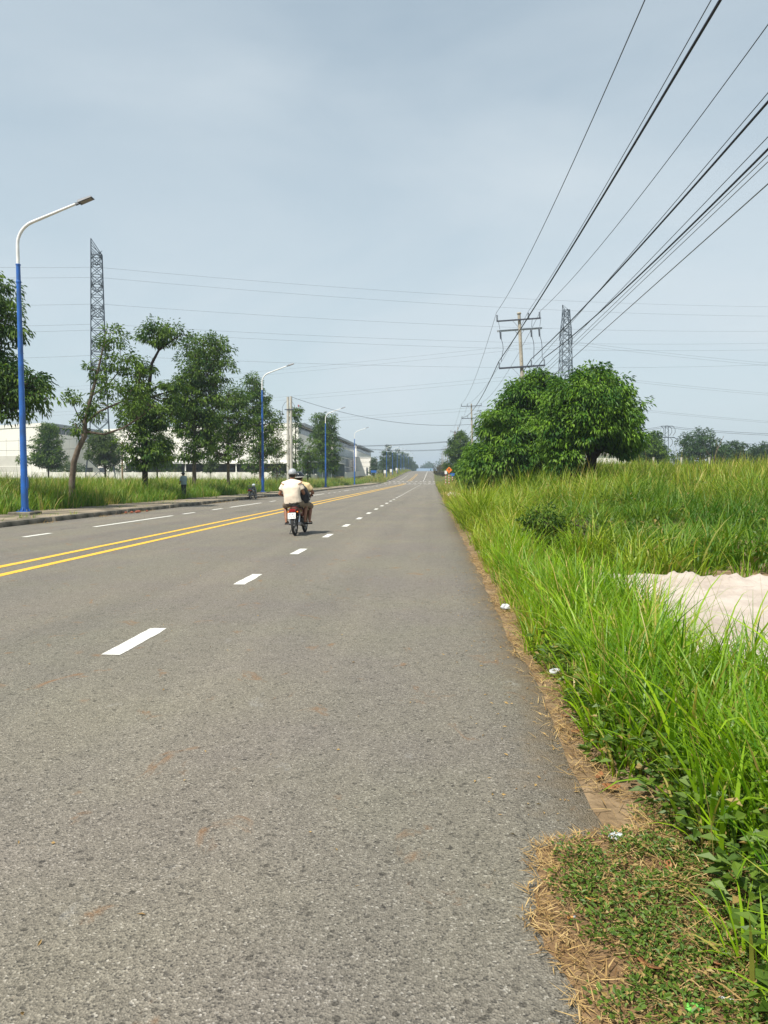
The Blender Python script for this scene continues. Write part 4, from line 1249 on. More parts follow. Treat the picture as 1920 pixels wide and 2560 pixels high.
T('verge_tree', 'tall tree with a separate tuft on a long bent limb above its crown', -17.6, 44.4,
  [(0, 0, 0, .21), (.03, 0, 1.7, .17), (.05, 0, 3.6, .15), (.15, 0, 5.6, .14), (.35, 0, 6.9, .12), (.55, 0, 8.3, .09), (1.0, 0, 9.1, .07), (1.9, 0, 9.7, .04), (2.4, 0, 10.0, .02)],
  [((.2, 0, 3.3), (1.35, 1.1, 1.25), 66), ((-.3, 0, 5.1), (1.3, 1.1, 1.0), 56), ((1.0, 0, 5.5), (1.2, 1.1, .9), 46), ((1.2, 0, 10.1), (1.35, 1.0, .65), 44), ((-.1, 0, 6.7), (.7, .7, .6), 16), ((.1, 0, 8.2), (.55, .5, .55), 10),
   ((1.9, 0, 7.0), (.8, .7, .3), 14)],
  leaf=(0.20, 0.085), per=38, clump=0.4, m='leaf_deep', bark='bark_dark', group=GT, droop=0.6,
  limbs=[[(.3, 0, 6.6, .08), (1.0, 0, 6.95, .06), (1.8, 0, 7.1, .045), (2.5, 0, 7.5, .03)], [(.25, 0, 6.2, .07), (1.2, .1, 6.5, .05), (2.2, 0, 6.8, .03)], [(1.0, 0, 9.1, .05), (.9, 0, 9.7, .03), (.4, 0, 10.2, .015)]])
T('verge_tree', 'biggest dense dark tree of the left row, right of the tufted one', -17.5, 53.6,
  [(0, 0, 0, .17), (0, 0, 2, .145), (.05, 0, 5, .11), (.3, 0, 8, .08), (.6, 0, 11, .04)],
  [((.3, 0, 5.2), (1.6, 1.5, 1.3), 70), ((.2, 0, 7.2), (1.9, 1.6, 1.3), 90), ((.9, 0, 9.2), (1.8, 1.6, 1.3), 86), ((1.0, 0, 10.9), (1.5, 1.3, .9), 54), ((-.9, 0, 6.2), (1.0, 1.2, 1.3), 30), ((0, 0, 3.3), (1.1, 1.1, .8), 26), ((.9, 0, 4.2), (.9, .9, .6), 16)],
  leaf=(0.22, 0.092), per=36, clump=0.46, m='leaf_deep', bark='bark_pale', group=GT, droop=0.6)
T('verge_tree', 'dark tree with a reddish trunk tucked right of the biggest tree', -17.5, 62.7,
  [(0, 0, 0, .15), (0, 0, 2.2, .125), (.05, 0, 5, .10), (0, 0, 8, .05)],
  [((-.2, 0, 4.1), (1.6, 1.4, 1.2), 54), ((0, 0, 6.4), (1.7, 1.5, 1.3), 66), ((.5, 0, 8.2), (1.3, 1.2, .9), 40), ((1.4, 0, 5.4), (1.0, 1, 1.1), 28)],
  leaf=(0.23, 0.095), per=34, clump=0.48, m='leaf_deep', bark='bark_pale', group=GT, droop=0.6)
T('verge_tree', 'dark tree directly behind the second street lamp', -17.3, 73.7,
  [(0, 0, 0, .15), (0, 0, 2.6, .12), (0, 0, 6, .10), (-.4, 0, 10.6, .04)],
  [((.4, 0, 4.7), (1.5, 1.4, 1.2), 54), ((.5, 0, 7.0), (1.6, 1.5, 1.4), 60), ((-.4, 0, 9.0), (1.5, 1.3, 1.3), 52), ((-.6, 0, 10.7), (1.0, 1.0, 1.0), 26)],
  leaf=(0.24, 0.10), per=34, clump=0.5, m='leaf_deep', bark='bark_pale', group=GT, droop=0.5)
T('young_tree', 'thin airy young tree beside the twin concrete pole', -17.9, 84.4, [(0, 0, 0, .07), (.05, 0, 3, .05), (.1, 0, 6.2, .02)],
  [((0, 0, 2.6), (.9, .8, 1.1), 22), ((.2, 0, 4.4), (.95, .8, 1.0), 20), ((.3, 0, 5.9), (.7, .6, .8), 10)], leaf=(0.23, 0.09), per=18, clump=0.4, m='leaf_olive', group=GT, dry=0.12)
T('column_tree', 'tall thin columnar tree rising behind the twin pole', -18.2, 98.0, [(0, 0, 0, .12), (0, 0, 10.6, .03)],
  [((0, 0, 10.0), (.85, .8, .9), 22), ((0, 0, 8.2), (.7, .7, .8), 8), ((0, 0, 6.3), (.95, .9, .9), 16), ((0, 0, 4.3), (.9, .9, .8), 14), ((0, 0, 2.8), (.8, .8, .6), 8)], leaf=(0.26, 0.1), per=26, clump=0.4, m='leaf_deep', bark='bark_dark', group=GT)
T('young_tree', 'small bushy tree between the twin pole and the third lamp', -18.0, 106.3, [(0, 0, 0, .1), (0, 0, 5.6, .03)],
  [((0, 0, 3.5), (1.3, 1.2, 1.4), 38), ((.1, 0, 5.2), (1.2, 1.1, 1.3), 32)], leaf=(0.27, 0.11), per=26, clump=0.45, m='leaf_deep', group=GT)
T('verge_tree', 'tall round topped tree behind the third street lamp', -18.9, 131.6, [(0, 0, 0, .22), (0, 0, 4, .18), (.1, 0, 12, .05)],
  [((-.1, 0, 11.2), (2.0, 1.8, 1.6), 70), ((-.4, 0, 9.0), (2.1, 1.9, 1.7), 76), ((.3, 0, 6.8), (2.2, 2.0, 1.5), 70), ((.3, 0, 4.6), (2.1, 1.9, 1.2), 56), ((.6, 0, 3.0), (1.6, 1.6, .8), 26)], leaf=(0.34, 0.14), per=28, clump=0.6, m='leaf_deep', bark='bark_dark', group=GT)
# trees standing before the boundary wall
GW = 'small trees before the boundary wall'
T('round_tree', 'pointed dark tree before the left factory hall', -59.2, 111, [(0, 0, 0, .14), (0, 0, 5, .09), (0, 0, 9, .03)],
  [((0, 0, 4.2), (2.7, 2.4, 1.5), 60), ((-.2, 0, 6.2), (2.1, 2.0, 1.5), 50), ((.1, 0, 8.2), (1.2, 1.2, 1.5), 30)], leaf=(0.32, 0.13), per=30, clump=0.55, m='leaf_deep', group=GW)
T('round_tree', 'round olive tree right of the leaning trunk before the wall', -45.2, 100, [(0, 0, 0, .14), (0, 0, 4, .1), (0, 0, 7, .03)],
  [((0, 0, 4.6), (2.5, 2.3, 1.8), 80), ((-.2, 0, 6.2), (1.9, 1.8, 1.4), 46)], leaf=(0.3, 0.12), per=30, clump=0.5, m='leaf_olive', group=GW)
T('round_tree', 'dark round tree behind the tufted tree before the wall', -42.4, 112, [(0, 0, 0, .14), (0, 0, 4, .1), (0, 0, 7, .03)],
  [((0, 0, 4.4), (2.7, 2.3, 1.9), 70), ((.2, 0, 6.4), (1.9, 1.8, 1.5), 40)], leaf=(0.32, 0.13), per=30, clump=0.55, m='leaf_deep', group=GW)
T('sapling', 'small sapling before the wall under the biggest tree', -33.4, 110, [(0, 0, 0, .06), (0, 0, 4, .02)],
  [((0, 0, 3.1), (1.15, 1.0, 1.0), 24), ((.6, 0, 3.6), (.9, .8, .5), 10)], leaf=(0.28, 0.11), per=22, clump=0.42, m='leaf_olive', group=GW)
T('sapling', 'thin sapling before the wall right of the first street lamp', -50.2, 88, [(0, 0, 0, .04), (0, 0, 3.6, .015)],
  [((0, 0, 3.2), (.6, .5, .6), 9)], leaf=(0.24, 0.1), per=18, clump=0.3, m='leaf_deep', group=GW)
T('sapling', 'small dark sapling left of the second street lamp before the wall', -25.2, 104, [(0, 0, 0, .06), (0, 0, 4.6, .02)],
  [((0, 0, 3.4), (1.5, 1.2, 1.2), 30)], leaf=(0.28, 0.11), per=22, clump=0.45, m='leaf_deep', group=GW)
# low dark hedge line behind the wall near the left pylon
for i, (x, y, w_, h_) in enumerate(((-66, 131, 5.5, 3.6), (-56, 132, 5.0, 4.2), (-48, 131, 4.5, 3.6))):
    T('hedge_bush', '%s dark bush behind the boundary wall near the slanted pylon' % ('left', 'middle', 'right')[i], x, y, [(0, 0, 0, .1), (0, 0, h_ * .6, .04)],
      [((0, 0, h_ * .62), (w_ * .62, 2, h_ * .42), 50)], leaf=(0.36, 0.14), per=22, clump=0.6, m='leaf_far', group='bushes behind the wall', cat='bush')

# row of trees beyond the crossing
protos = []
for v in range(3):
    pr = make_tree('row_tree', 'x', (0, 0, -100), [(0, 0, -.5, .2), (0, 0, 5, .15), (0, 0, 10.5, .04)],
                   [((RNG.normal(0, .2), 0, 4.2), (2.4, 2.2, 1.6), 50), ((0, 0, 6.4), (2.3 - .2 * v, 2.1, 1.8), 52), ((.1 * v, 0, 8.6), (1.8, 1.7, 1.6), 38), ((0, 0, 10.4 + .5 * v), (1.1, 1.1, 1.3), 18)],
                   leaf=(0.44, 0.19), per=22, clump=0.7, m='leaf_far', bark='bark_dark', group='row of trees beyond the crossing', twigs=False)
    protos.append(pr)
spots = [(-17.8, 226, .62), (-17.2, 262, .8), (-17.6, 300, 1.0), (-17.2, 320, .82)] + [(-17.2 + .22 * i, 338 + 22 * i, .82 + .14 * math.sin(i * 2.3)) for i in range(16)]
for i, (x, y, sc) in enumerate(spots):
    o = protos[i] if i < 3 else dup(protos[i % 3])
    o.location = (x, y, rz(y) + 0.1); o.scale = (sc, sc, sc); o.rotation_euler = (0, 0, i * 1.1)
    o['label'] = 'dense tree, %s of the row climbing beyond the crossing at left' % ORD[i]

# ------------------------------------------------------------------ big tree group on the right
T('big_tree', 'broad leafy tree with dark flared trunk in the right field', 7.62, 36.0,
  [(-.35, -.2, -0.2, .50), (-.22, 0, .35, .34), (-.1, 0, .9, .27), (0, 0, 1.6, .24), (.1, 0, 2.6, .2), (.1, 0, 4.0, .12), (.1, 0, 5.2, .05)],
  [((.0, -.2, 2.55), (2.05, 2.0, .8), 90), ((.1, -.3, 3.4), (2.1, 2.1, 1.05), 105), ((-.7, -.4, 4.1), (1.75, 1.8, .95), 80), ((.3, 0, 4.5), (1.5, 1.6, .85), 70), ((-.1, 0, 5.15), (1.0, .95, .55), 30), ((1.35, 0, 2.3), (.85, 1.2, .75), 36), ((-1.6, -.2, 2.7), (1.1, 1.4, 1.1), 52), ((-1.5, -.2, 1.5), (.9, 1.2, .7), 26)],
  leaf=(0.225, 0.088), per=46, clump=0.42, m='leaf_big', bark='bark_dark', group='trees in the right field', droop=0.85,
  limbs=[[(.0, 0, 1.3, .14), (.7, -.2, 2.2, .1), (1.4, -.3, 3.0, .05)], [(0, 0, 1.4, .14), (-.8, -.1, 2.3, .1), (-1.6, -.2, 3.1, .05)], [(-.2, -.1, .6, .12), (-.6, 0, .3, .1), (-.9, .1, 0, .08)], [(-.1, 0, .5, .12), (.5, 0, .12, .08), (.8, 0, -.1, .05)]])
T('broad_shrub_tree', 'second leafy tree left of the broad one, hiding the pole foot', 4.75, 42.5,
  [(0, 0, -.1, .2), (0, 0, 2, .16), (.1, 0, 5.2, .05)],
  [((0, -.2, 1.9), (2.4, 2, 1.25), 110), ((.3, -.3, 3.4), (2.2, 1.9, 1.3), 110), ((.9, 0, 5.3), (1.5, 1.5, 1.0), 60), ((-.8, 0, 4.0), (1.3, 1.5, .95), 46), ((1.3, 0, 6.25), (.8, .7, .5), 20), ((-1.5, -.2, 1.5), (1.2, 1.3, 1.2), 44), ((2.2, 0, 2.2), (1.2, 1.4, 1.4), 40), ((2.3, -.2, 4.6), (1.4, 1.3, 1.2), 66), ((1.9, 0, 5.8), (.9, 1, .6), 26), ((.1, 0, 5.2), (1.1, 1.2, .8), 34)],
  leaf=(0.235, 0.092), per=44, clump=0.45, m='leaf_big', bark='bark_dark', group='trees in the right field', droop=0.8)
T('broad_shrub_tree', 'lower dark leafy tree at the road side of the group', 3.5, 55.0,
  [(0, 0, -.1, .16), (0, 0, 2, .12), (.1, 0, 3.6, .05)],
  [((0, -.2, 1.6), (1.7, 1.6, 1.2), 60), ((.3, -.3, 2.9), (1.4, 1.4, 1.0), 46)],
  leaf=(0.25, 0.1), per=40, clump=0.45, m='leaf_big', bark='bark_dark', group='trees in the right field', droop=0.8)
T('roadside_tree', 'far roadside tree behind the orange warning sign', 5.1, 146,
  [(0, 0, -.1, .22), (0, 0, 3, .18), (.1, 0, 8, .05)],
  [((0, 0, 2.6), (2.6, 2.3, 1.7), 80), ((.1, 0, 5.2), (2.6, 2.3, 1.7), 84), ((.2, 0, 7.6), (2.0, 1.9, 1.4), 50), ((.5, 0, 9.0), (1.0, 1.0, .6), 14)],
  leaf=(0.36, 0.15), per=32, clump=0.6, m='leaf_deep', bark='bark_dark', group='trees in the right field')
T('roadside_tree', 'lower bush tree between the far roadside tree and the dark group', 5.3, 92,
  [(0, 0, -.1, .18), (0, 0, 3, .14), (.1, 0, 4.6, .05)],
  [((0, 0, 2.0), (1.9, 1.7, 1.5), 60), ((.5, 0, 3.6), (1.5, 1.4, 1.1), 40)],
  leaf=(0.30, 0.12), per=34, clump=0.5, m='leaf_big', bark='bark_dark', group='trees in the right field')
T('brown_bush', 'brownish bush by the road under the distant poles', 3.8, 262, [(0, 0, -.2, .2), (0, 0, 3, .08)],
  [((0, 0, 2.4), (3.2, 3, 2.2), 80)], leaf=(0.5, 0.2), per=22, clump=0.8, m='leaf_brown', bark='bark_dark', cat='bush')
# horizon trees right of the big tree
GH = 'trees along the right horizon'
H = [(37.5, 128, 8.0, 2.6, 'leaf_deep', 'pointed dark conifer shaped tree right of the big tree', 'cone'), (33.5, 118, 6.0, 2.6, 'leaf_deep', 'dark tree peeking out right behind the big tree crown', 'round'),
     (52.5, 150, 9.6, 5.4, 'leaf_far', 'wide round tree right of the small lattice mast', 'round'), (61, 156, 7.8, 3.6, 'leaf_far', 'lower tree right of the wide round horizon tree', 'round'),
     (72.5, 160, 9.2, 3.0, 'leaf_far', 'pointed tree third from the right edge on the horizon', 'cone'), (77.5, 162, 8.6, 3.4, 'leaf_far', 'horizon tree left of the brown one at right edge', 'round'),
     (67.5, 158, 7.4, 3.2, 'leaf_far', 'low pale tree behind the bare twig on the horizon', 'round'), (80.5, 150, 9.0, 4.4, 'leaf_brown', 'brownish dark tree at the right edge of the horizon', 'round')]
for x, y, h_, w_, mm, lab, shp in H:
    if shp == 'cone':
        bl = [((0, 0, h_ * .25), (w_, w_, h_ * .2), 40), ((0, 0, h_ * .5), (w_ * .7, w_ * .7, h_ * .2), 34), ((0, 0, h_ * .78), (w_ * .36, w_ * .36, h_ * .22), 20)]
    else:
        bl = [((0, 0, h_ * .36), (w_, w_ * .8, h_ * .34), 66), ((w_ * .1, 0, h_ * .66), (w_ * .75, w_ * .7, h_ * .3), 50)]
    T('horizon_tree', lab, x, y, [(0, 0, -.3, .2), (0, 0, h_ * .5, .12), (0, 0, h_ * .8, .04)], bl, leaf=(0.46, 0.2), per=26, clump=0.65, m=mm, bark='bark_dark', group=GH)
# fence posts at the back of the right field
for i, (x, y) in enumerate(((28.5, 98), (32.0, 98), (35.5, 98))):
    t = thing('fence_post', '%s pale fence post at the back of the right field' % ('left', 'middle', 'right')[i], 'post', (x, y, gz(x, y)), group='fence posts behind the field')
    MB().box2((-.1, -.1, -.3), (.1, .1, 2.5)).build('post', M['concrete2'], t)
    MB().box2((-.12, -.12, 2.5), (.12, .12, 2.56)).build('post_cap', M['concrete2'], t)

# woods beyond the crest
pos, dirs, tn = [], [], []
for i in range(230):
    x = RNG.uniform(-420, 480); y = RNG.uniform(1080, 1400)
    h_ = RNG.uniform(9, 17) * (0.85 + 0.45 * fnoise(x, 0, 0.02, 3))
    c = in_blob((x, y, rz(y) + h_ * .5), (h_ * .62, h_ * .5, h_ * .5), 130, 0.3)
    pos.append(c); dirs.append(RNG.normal(0, 1, c.shape)); tn.append(np.clip(RNG.uniform(0, .8) + RNG.normal(0, .15, len(c)), 0, 1))
pos = np.concatenate(pos); n = len(pos)
o = leaf_cloud('far_woods', pos, np.concatenate(dirs), RNG.uniform(2.2, 3.6, n), RNG.uniform(1.4, 2.2, n), np.concatenate(tn), np.zeros(n), M['leaf_far'], None)
props(o, 'hazy blue green woods beyond the road crest', 'woods', kind='stuff')

# ------------------------------------------------------------------ grass
def scatter(x0, x1, y0, y1, dens, ok):
    n = int((x1 - x0) * (y1 - y0) * dens)
    xs, ys = RNG.uniform(x0, x1, n), RNG.uniform(y0, y1, n)
    return [(x, y) for x, y in zip(xs, ys) if ok(x, y)]

def grass(name, label, pts, nb, rad, L, W, K, m, style, bend=(0.3, 1.5), tilt=0.16, wind=0.12):
    """pts: clump centres; style(x, y) -> (length factor, tint, chance of dry blades, dry amount)"""
    B, LE, AZ, TI, BE, WI, TN, DR = [], [], [], [], [], [], [], []
    for x, y in pts:
        lf, tb, dc, da = style(x, y)
        k = max(3, int(nb * RNG.uniform(0.6, 1.4)))
        a = RNG.uniform(0, 2 * math.pi, k)
        r = rad * np.sqrt(RNG.random(k))
        bx, by = x + r * np.cos(a), y + r * np.sin(a)
        z = gz(x, y) - 0.02
        B.append(np.stack([bx, by, np.full(k, z)], 1))
        cl = RNG.uniform(0.62, 1.22)
        LE.append(L * lf * cl * RNG.uniform(0.55, 1.25, k))
        AZ.append(np.where(RNG.random(k) < 0.75, a + RNG.normal(0, 0.5, k), RNG.uniform(0, 6.28, k)))
        TI.append(np.abs(RNG.normal(tilt, 0.12, k)) + wind * 0)
        BE.append(RNG.uniform(bend[0], bend[1], k))
        WI.append(W * RNG.uniform(0.6, 1.3, k))
        TN.append(np.clip(tb + RNG.uniform(-.32, .32) + RNG.normal(0, .15, k), 0, 1))
        d = RNG.random(k) < dc
        DR.append(d * np.clip(da + RNG.normal(0, .2, k), 0, 1))
    cat_ = [np.concatenate(v) for v in (B, LE, AZ, TI, BE, WI, TN, DR)]
    return blade_field(name, cat_[0], cat_[1], cat_[2], cat_[3], cat_[4], cat_[5], K, cat_[6], cat_[7], M[m], label, 'grass')

def edge_x(y):
    e = 0.86 + 0.07 * fnoise(0, y, 0.9, 6.0) + 0.05 * fnoise(0, y, 2.7, 2.0)
    if y < 3.4: e += 0.10
    return e

BARE = [(2.0, 11.0, 0.75, 0.75), (2.05, 12.7, 0.6, 0.5)]
def bare(x, y):
    return any(((x - a) / c) ** 2 + ((y - b) / d) ** 2 < 1 for a, b, c, d in BARE)

def near_ok(x, y):
    return x > edge_x(y) and x < 0.48 * y + 1.3 and sand_inside(x, y) < -0.08 and not bare(x, y) and not (y > 10.0 and x > 2.3 + 0.5 * fnoise(x, y, 1.2, 3.3))
def near_style(x, y):
    d = x - edge_x(y)
    lf = (0.5 + 0.5 * sstep(d / 0.35)) * (1 - 0.42 * math.exp(-((x - 1.75) / .6) ** 2 - ((y - 9.9) / 1.1) ** 2))
    tb = 0.62 + 0.3 * fnoise(x, y, 0.8, 1.0) - 0.35 * sstep((x - 2.4) / 1.5) * sstep((y - 9) / 3)
    return lf * (0.95 + 0.35 * fnoise(x, y, 1.4, 4.0)), tb - 0.12, 0.08 + 0.3 * (1 - sstep(d / 0.25)) + 0.12 * max(0, fnoise(x, y, 2.0, 8.0)), 0.7
grass('verge_grass', 'bright green tall grass on the near right verge', scatter(0.8, 7.5, 1.5, 13.5, 60, near_ok), 17, 0.085, 0.66, 0.0130, 5, 'grass_near', near_style, bend=(0.35, 1.75), tilt=0.14)
# broad arching blades nearest to the camera
grass('broad_grass', 'broad arching grass blades nearest the camera at right', scatter(0.9, 3.4, 1.5, 6.5, 9, near_ok), 9, 0.09, 0.82, 0.021, 6, 'grass_near', lambda x, y: (0.7 + 0.3 * sstep((x - edge_x(y)) / .4), 0.75, 0.06, .8), bend=(0.9, 2.1), tilt=0.12)

def mid_ok(x, y):
    if y < 13.5 and near_ok(x, y): return False
    if fnoise(x, y, 0.55, 12.0) < -0.24: return False
    return x > edge_x(y) + 0.05 and x < 0.47 * y + 2 and sand_inside(x, y) < -0.05 and not bare(x, y)
def mid_style(x, y):
    n = fnoise(x, y, 0.25, 7.0)
    bright = 1 - sstep((x - 2.2) / 1.6)
    tb = 0.06 + 0.62 * bright * (1 - sstep((y - 26) / 14)) + 0.22 * n + 0.5 * sstep((y - 19) / 10)
    dry = 0.06 + 0.12 * sstep((y - 20) / 15) + 0.2 * max(0, n)
    return (0.72 + 0.3 * sstep((y - 12) / 8)) * (0.95 + 0.75 * fnoise(x, y, 0.38, 2.2)), tb + 0.55 * fnoise(x, y, 0.6, 15.0), dry, 0.7
grass('field_grass', 'green tall grass covering the right field up to the big tree', scatter(0.9, 16.5, 9.7, 31, 13, mid_ok), 20, 0.16, 1.0, 0.025, 5, 'grass_field', mid_style, bend=(0.5, 2.3), tilt=0.18)

def far_ok(x, y):
    return x > edge_x(y) + 0.1 and x < 0.47 * y + 3
def far_style(x, y):
    n = fnoise(x, y, 0.07, 3.0) + 0.5 * fnoise(x, y, 0.25, 6.0)
    strip = 1 - sstep((x - 2.6) / 1.4)
    dryz = strip * sstep((y - 36) / 6) * (1 - sstep((y - 62) / 8))
    dry = 0.22 + 0.35 * sstep((y - 40) / 30) + 0.35 * n
    lf = (1.0 - 0.45 * strip - 0.2 * dryz) * (1 + 0.55 * fnoise(x, y, 0.17, 8.0))
    return lf, 0.55 + 0.45 * n, min(1, max(dry, dryz)), 0.62 + 0.35 * dryz
grass('far_field_grass', 'olive and straw coloured tall grass of the far right field', scatter(0.9, 54, 31, 112, 2.1, lambda x, y: far_ok(x, y) and RNG.random() < 1 / (1 + max(0, y - 45) / 70)), 15, 0.36, 1.12, 0.042, 3, 'grass_field', far_style, bend=(0.25, 1.2), tilt=0.16)
grass('far_strip_grass', 'dry grass strip along the right road edge farther off', scatter(0.9, 5.5, 31, 200, 5, lambda x, y: x > edge_x(y) and RNG.random() < 1 / (1 + max(0, y - 50) / 40)), 12, 0.22, 0.7, 0.034, 3, 'grass_field', far_style, bend=(0.25, 1.2), tilt=0.16)

def left_ok(x, y):
    if (x + 15.7) ** 2 + (y - 46.6) ** 2 < 0.5: return False
    return x < -15.65 + 0.45 * fnoise(0, y, 0.5, 2.0) and x > -0.64 * y - 2
def left_style(x, y):
    n = fnoise(x, y, 0.16, 5.0)
    front = sstep((x + 18.2) / 2.0)
    tb = 0.40 + 0.3 * n + 0.15 * (1 - front)
    dry = 0.10 + 0.22 * (1 - front) + 0.15 * sstep((y - 70) / 50) + 0.15 * max(0, n)
    if (x + 16.4) ** 2 / 1.0 + (y - 35.5) ** 2 / 0.5 < 1:
        dry = 0.9
    back = sstep((-x - 21) / 3.0)
    return (0.72 + 0.36 * (1 - front) - 0.25 * back) * (1 + 0.42 * fnoise(x, y, 0.28, 1.2) + 0.25 * fnoise(x, y, 0.9, 5.2)), tb, dry, 0.7
grass('far_verge_grass', 'tall green grass behind the far pavement', scatter(-21, -15.4, 14, 185, 8.5, lambda x, y: left_ok(x, y) and RNG.random() < 1 / (1 + max(0, y - 50) / 30)), 18, 0.24, 1.22, 0.034, 3, 'grass_left', left_style, bend=(0.25, 1.3), tilt=0.15)
grass('plot_grass', 'tall yellowish green grass filling the plot before the boundary wall', scatter(-78, -21, 30, 124, 1.0, left_ok), 15, 0.5, 1.2, 0.06, 3, 'grass_left', left_style, bend=(0.25, 1.2), tilt=0.16)
grass('crest_grass', 'dry grass along the left road edge beyond the crossing', scatter(-22, -13.2, 204, 470, 1.0, lambda x, y: True), 12, 0.5, 1.0, 0.09, 2, 'grass_left', lambda x, y: (1, .5, .55, .75), bend=(0.25, 1.0))
def gut(x, y):
    return fnoise(0, y, 0.45, 3.3) > 0.05
grass('gutter_grass', 'dry tufts of grass in the gutter along the far kerb', scatter(-12.68, -12.35, 16, 110, 26, gut), 16, 0.09, 0.2, 0.016, 2, 'straw', lambda x, y: (1, .35, .3, .6), bend=(0.3, 1.4), tilt=0.7)
grass('pavement_weeds', 'weeds sprouting from the far pavement joints', scatter(-15.6, -12.9, 16, 120, 1.6, lambda x, y: fnoise(x, y, .4, 9.9) > .12), 14, 0.1, 0.3, 0.02, 3, 'grass_left', lambda x, y: (1, .5, .35, .7), bend=(0.4, 1.6), tilt=0.4)

# seed stalks standing above the blades
def stalks(name, label, pts, L, w, m):
    P_ = np.array([(x, y, gz(x, y)) for x, y in pts]); n = len(P_)
    blade_field(name, P_, L * RNG.uniform(.7, 1.25, n), RNG.uniform(0, 6.28, n), RNG.uniform(.02, .3, n), RNG.uniform(.1, .7, n), np.full(n, w), 4, RNG.random(n), RNG.uniform(.3, 1, n), M[m], label, 'grass', twist=1.5)
stalks('grass_stalks', 'thin pale seed stalks in the near right grass', scatter(0.9, 5.5, 2.5, 13, 7, near_ok), 0.95, 0.0045, 'grass_near')
stalks('field_stalks', 'dry pale stalks standing above the right field', scatter(2, 50, 14, 90, 0.55, lambda x, y: x < .47 * y + 2 and fnoise(x, y, .12, 4.4) > -.05), 1.75, 0.022, 'grass_field')
# leafy weeds patching the field
bp, bd = [], []
for x, y in scatter(2.0, 16, 11.2, 32, 1.6, lambda x, y: mid_ok(x, y) and fnoise(x, y, 0.45, 21.0) > 0.02):
    k = 60; hh = RNG.uniform(.35, .8)
    u = RNG.normal(0, 1, (k, 3)); u /= np.linalg.norm(u, axis=1, keepdims=True)
    bp.append(np.array([x, y, gz(x, y) + hh * .6]) + u * np.array([.32, .32, hh * .5]) * RNG.random((k, 1)) ** .4); bd.append(u + np.array([0, 0, .1]))
bp, bd = np.concatenate(bp), np.concatenate(bd); n = len(bp)
o = leaf_cloud('field_weeds', bp, bd, RNG.uniform(.07, .14, n), RNG.uniform(.03, .06, n), RNG.random(n), (RNG.random(n) < .06) * .8, M['weed'], None, droop=.4)
props(o, 'dark leafy weeds in patches among the right field grass', 'weeds', kind='stuff')

# straw and trodden weeds along the broken edge of the road
def patch_d(x, y):
    left = 0.36 + 0.10 * abs(y - 2.35) + 0.09 * fnoise(x * .2, y, 3.0, 1.5) + 0.05 * fnoise(0, y, 9.0, 1.5)
    return min(x - left, 3.02 - 0.25 * (0.75 - x) - y + 0.08 * fnoise(x, 0, 6.0, 4.5))
def patch_z(x, y):
    d = patch_d(x, y)
    return -0.03 + 0.045 * sstep(d / 0.10 + 0.5) + 0.010 * fnoise(x, y, 9, 2.0) + 0.014 * sstep(d / .3)
pz = sheet('soil_patch', axis([(0.1, 1.3, 0.02)]), axis([(1.2, 3.3, 0.02)]), patch_z, mat('trodden_soil', (0.22, 0.145, 0.08), 0.95, (0.14, 0.085, 0.045), 9, bump=0.8, bscale=60, spec=0.1))
def straw(name, label, pts, lo, hi, w, lift):
    n = len(pts)
    P_ = np.array(pts)
    z = np.array([max(patch_z(x, y) if y < 3.3 and 0.1 < x < 1.3 else -1, gz(x, y), 0.003 if x < ROAD_R else -1) for x, y in pts]) + RNG.uniform(0.002, lift, n)
    az = RNG.uniform(0, 2 * math.pi, n)
    blade_field(name, np.stack([P_[:, 0], P_[:, 1], z], 1), RNG.uniform(lo, hi, n), az, RNG.uniform(1.15, 1.56, n), RNG.uniform(-0.1, 0.45, n), w * RNG.uniform(.6, 1.4, n), 3,
                RNG.random(n), (RNG.random(n) < .35) * RNG.uniform(.3, 1, n), M['straw'], label, 'straw', twist=1.2)
pts = []
for _ in range(6500):
    y = RNG.uniform(1.5, 14)
    x = edge_x(y) - 0.07 + RNG.normal(0, 0.065)
    pts.append((x, y))
for _ in range(1500):
    y = RNG.uniform(14, 40)
    pts.append((edge_x(y) - 0.05 + RNG.normal(0, 0.08), y))
straw('dry_straw', 'dry straw littering the ragged right road edge', pts, 0.03, 0.13, 0.0048, 0.035)
pts = []
while len(pts) < 5600:
    x, y = RNG.uniform(0.25, 1.1), RNG.uniform(1.4, 3.1)
    d = patch_d(x, y)
    if d > -0.02 and RNG.random() < (1.0 if d < 0.08 else 0.55):
        pts.append((x, y))
straw('straw_mat', 'pale straw around the trodden weed patch at the bottom', pts, 0.018, 0.075, 0.0042, 0.022)
# low weeds
pos, dirs = [], []
while len(pos) < 760:
    x, y = RNG.uniform(0.4, 1.25), RNG.uniform(1.4, 3.25)
    d = patch_d(x, y) if y < 2.95 else (0.2 if x > edge_x(y) - 0.1 else -1)
    if d > 0.05 + 0.12 * RNG.random() and fnoise(x, y, 5.0, 3.0) > -0.28:
        pos.append((x, y, max(patch_z(x, y), gz(x, y)) + 0.008))
bp, bd = [], []
for p in pos:
    k = RNG.integers(14, 30)
    a = RNG.uniform(0, 6.28, k); r = 0.055 * np.sqrt(RNG.random(k))
    bp.append(np.stack([p[0] + r * np.cos(a), p[1] + r * np.sin(a), p[2] + RNG.uniform(0.0, 0.03, k)], 1))
    bd.append(np.stack([np.cos(a), np.sin(a), RNG.uniform(0.1, 0.7, k)], 1))
bp, bd = np.concatenate(bp), np.concatenate(bd); n = len(bp)
o = leaf_cloud('low_weeds', bp, bd, RNG.uniform(0.011, 0.026, n), RNG.uniform(0.006, 0.013, n), RNG.random(n), (RNG.random(n) < .16) * .8, M['weed'], None, droop=0.1)
props(o, 'low trodden green weeds at the bottom right road edge', 'weeds', kind='stuff')
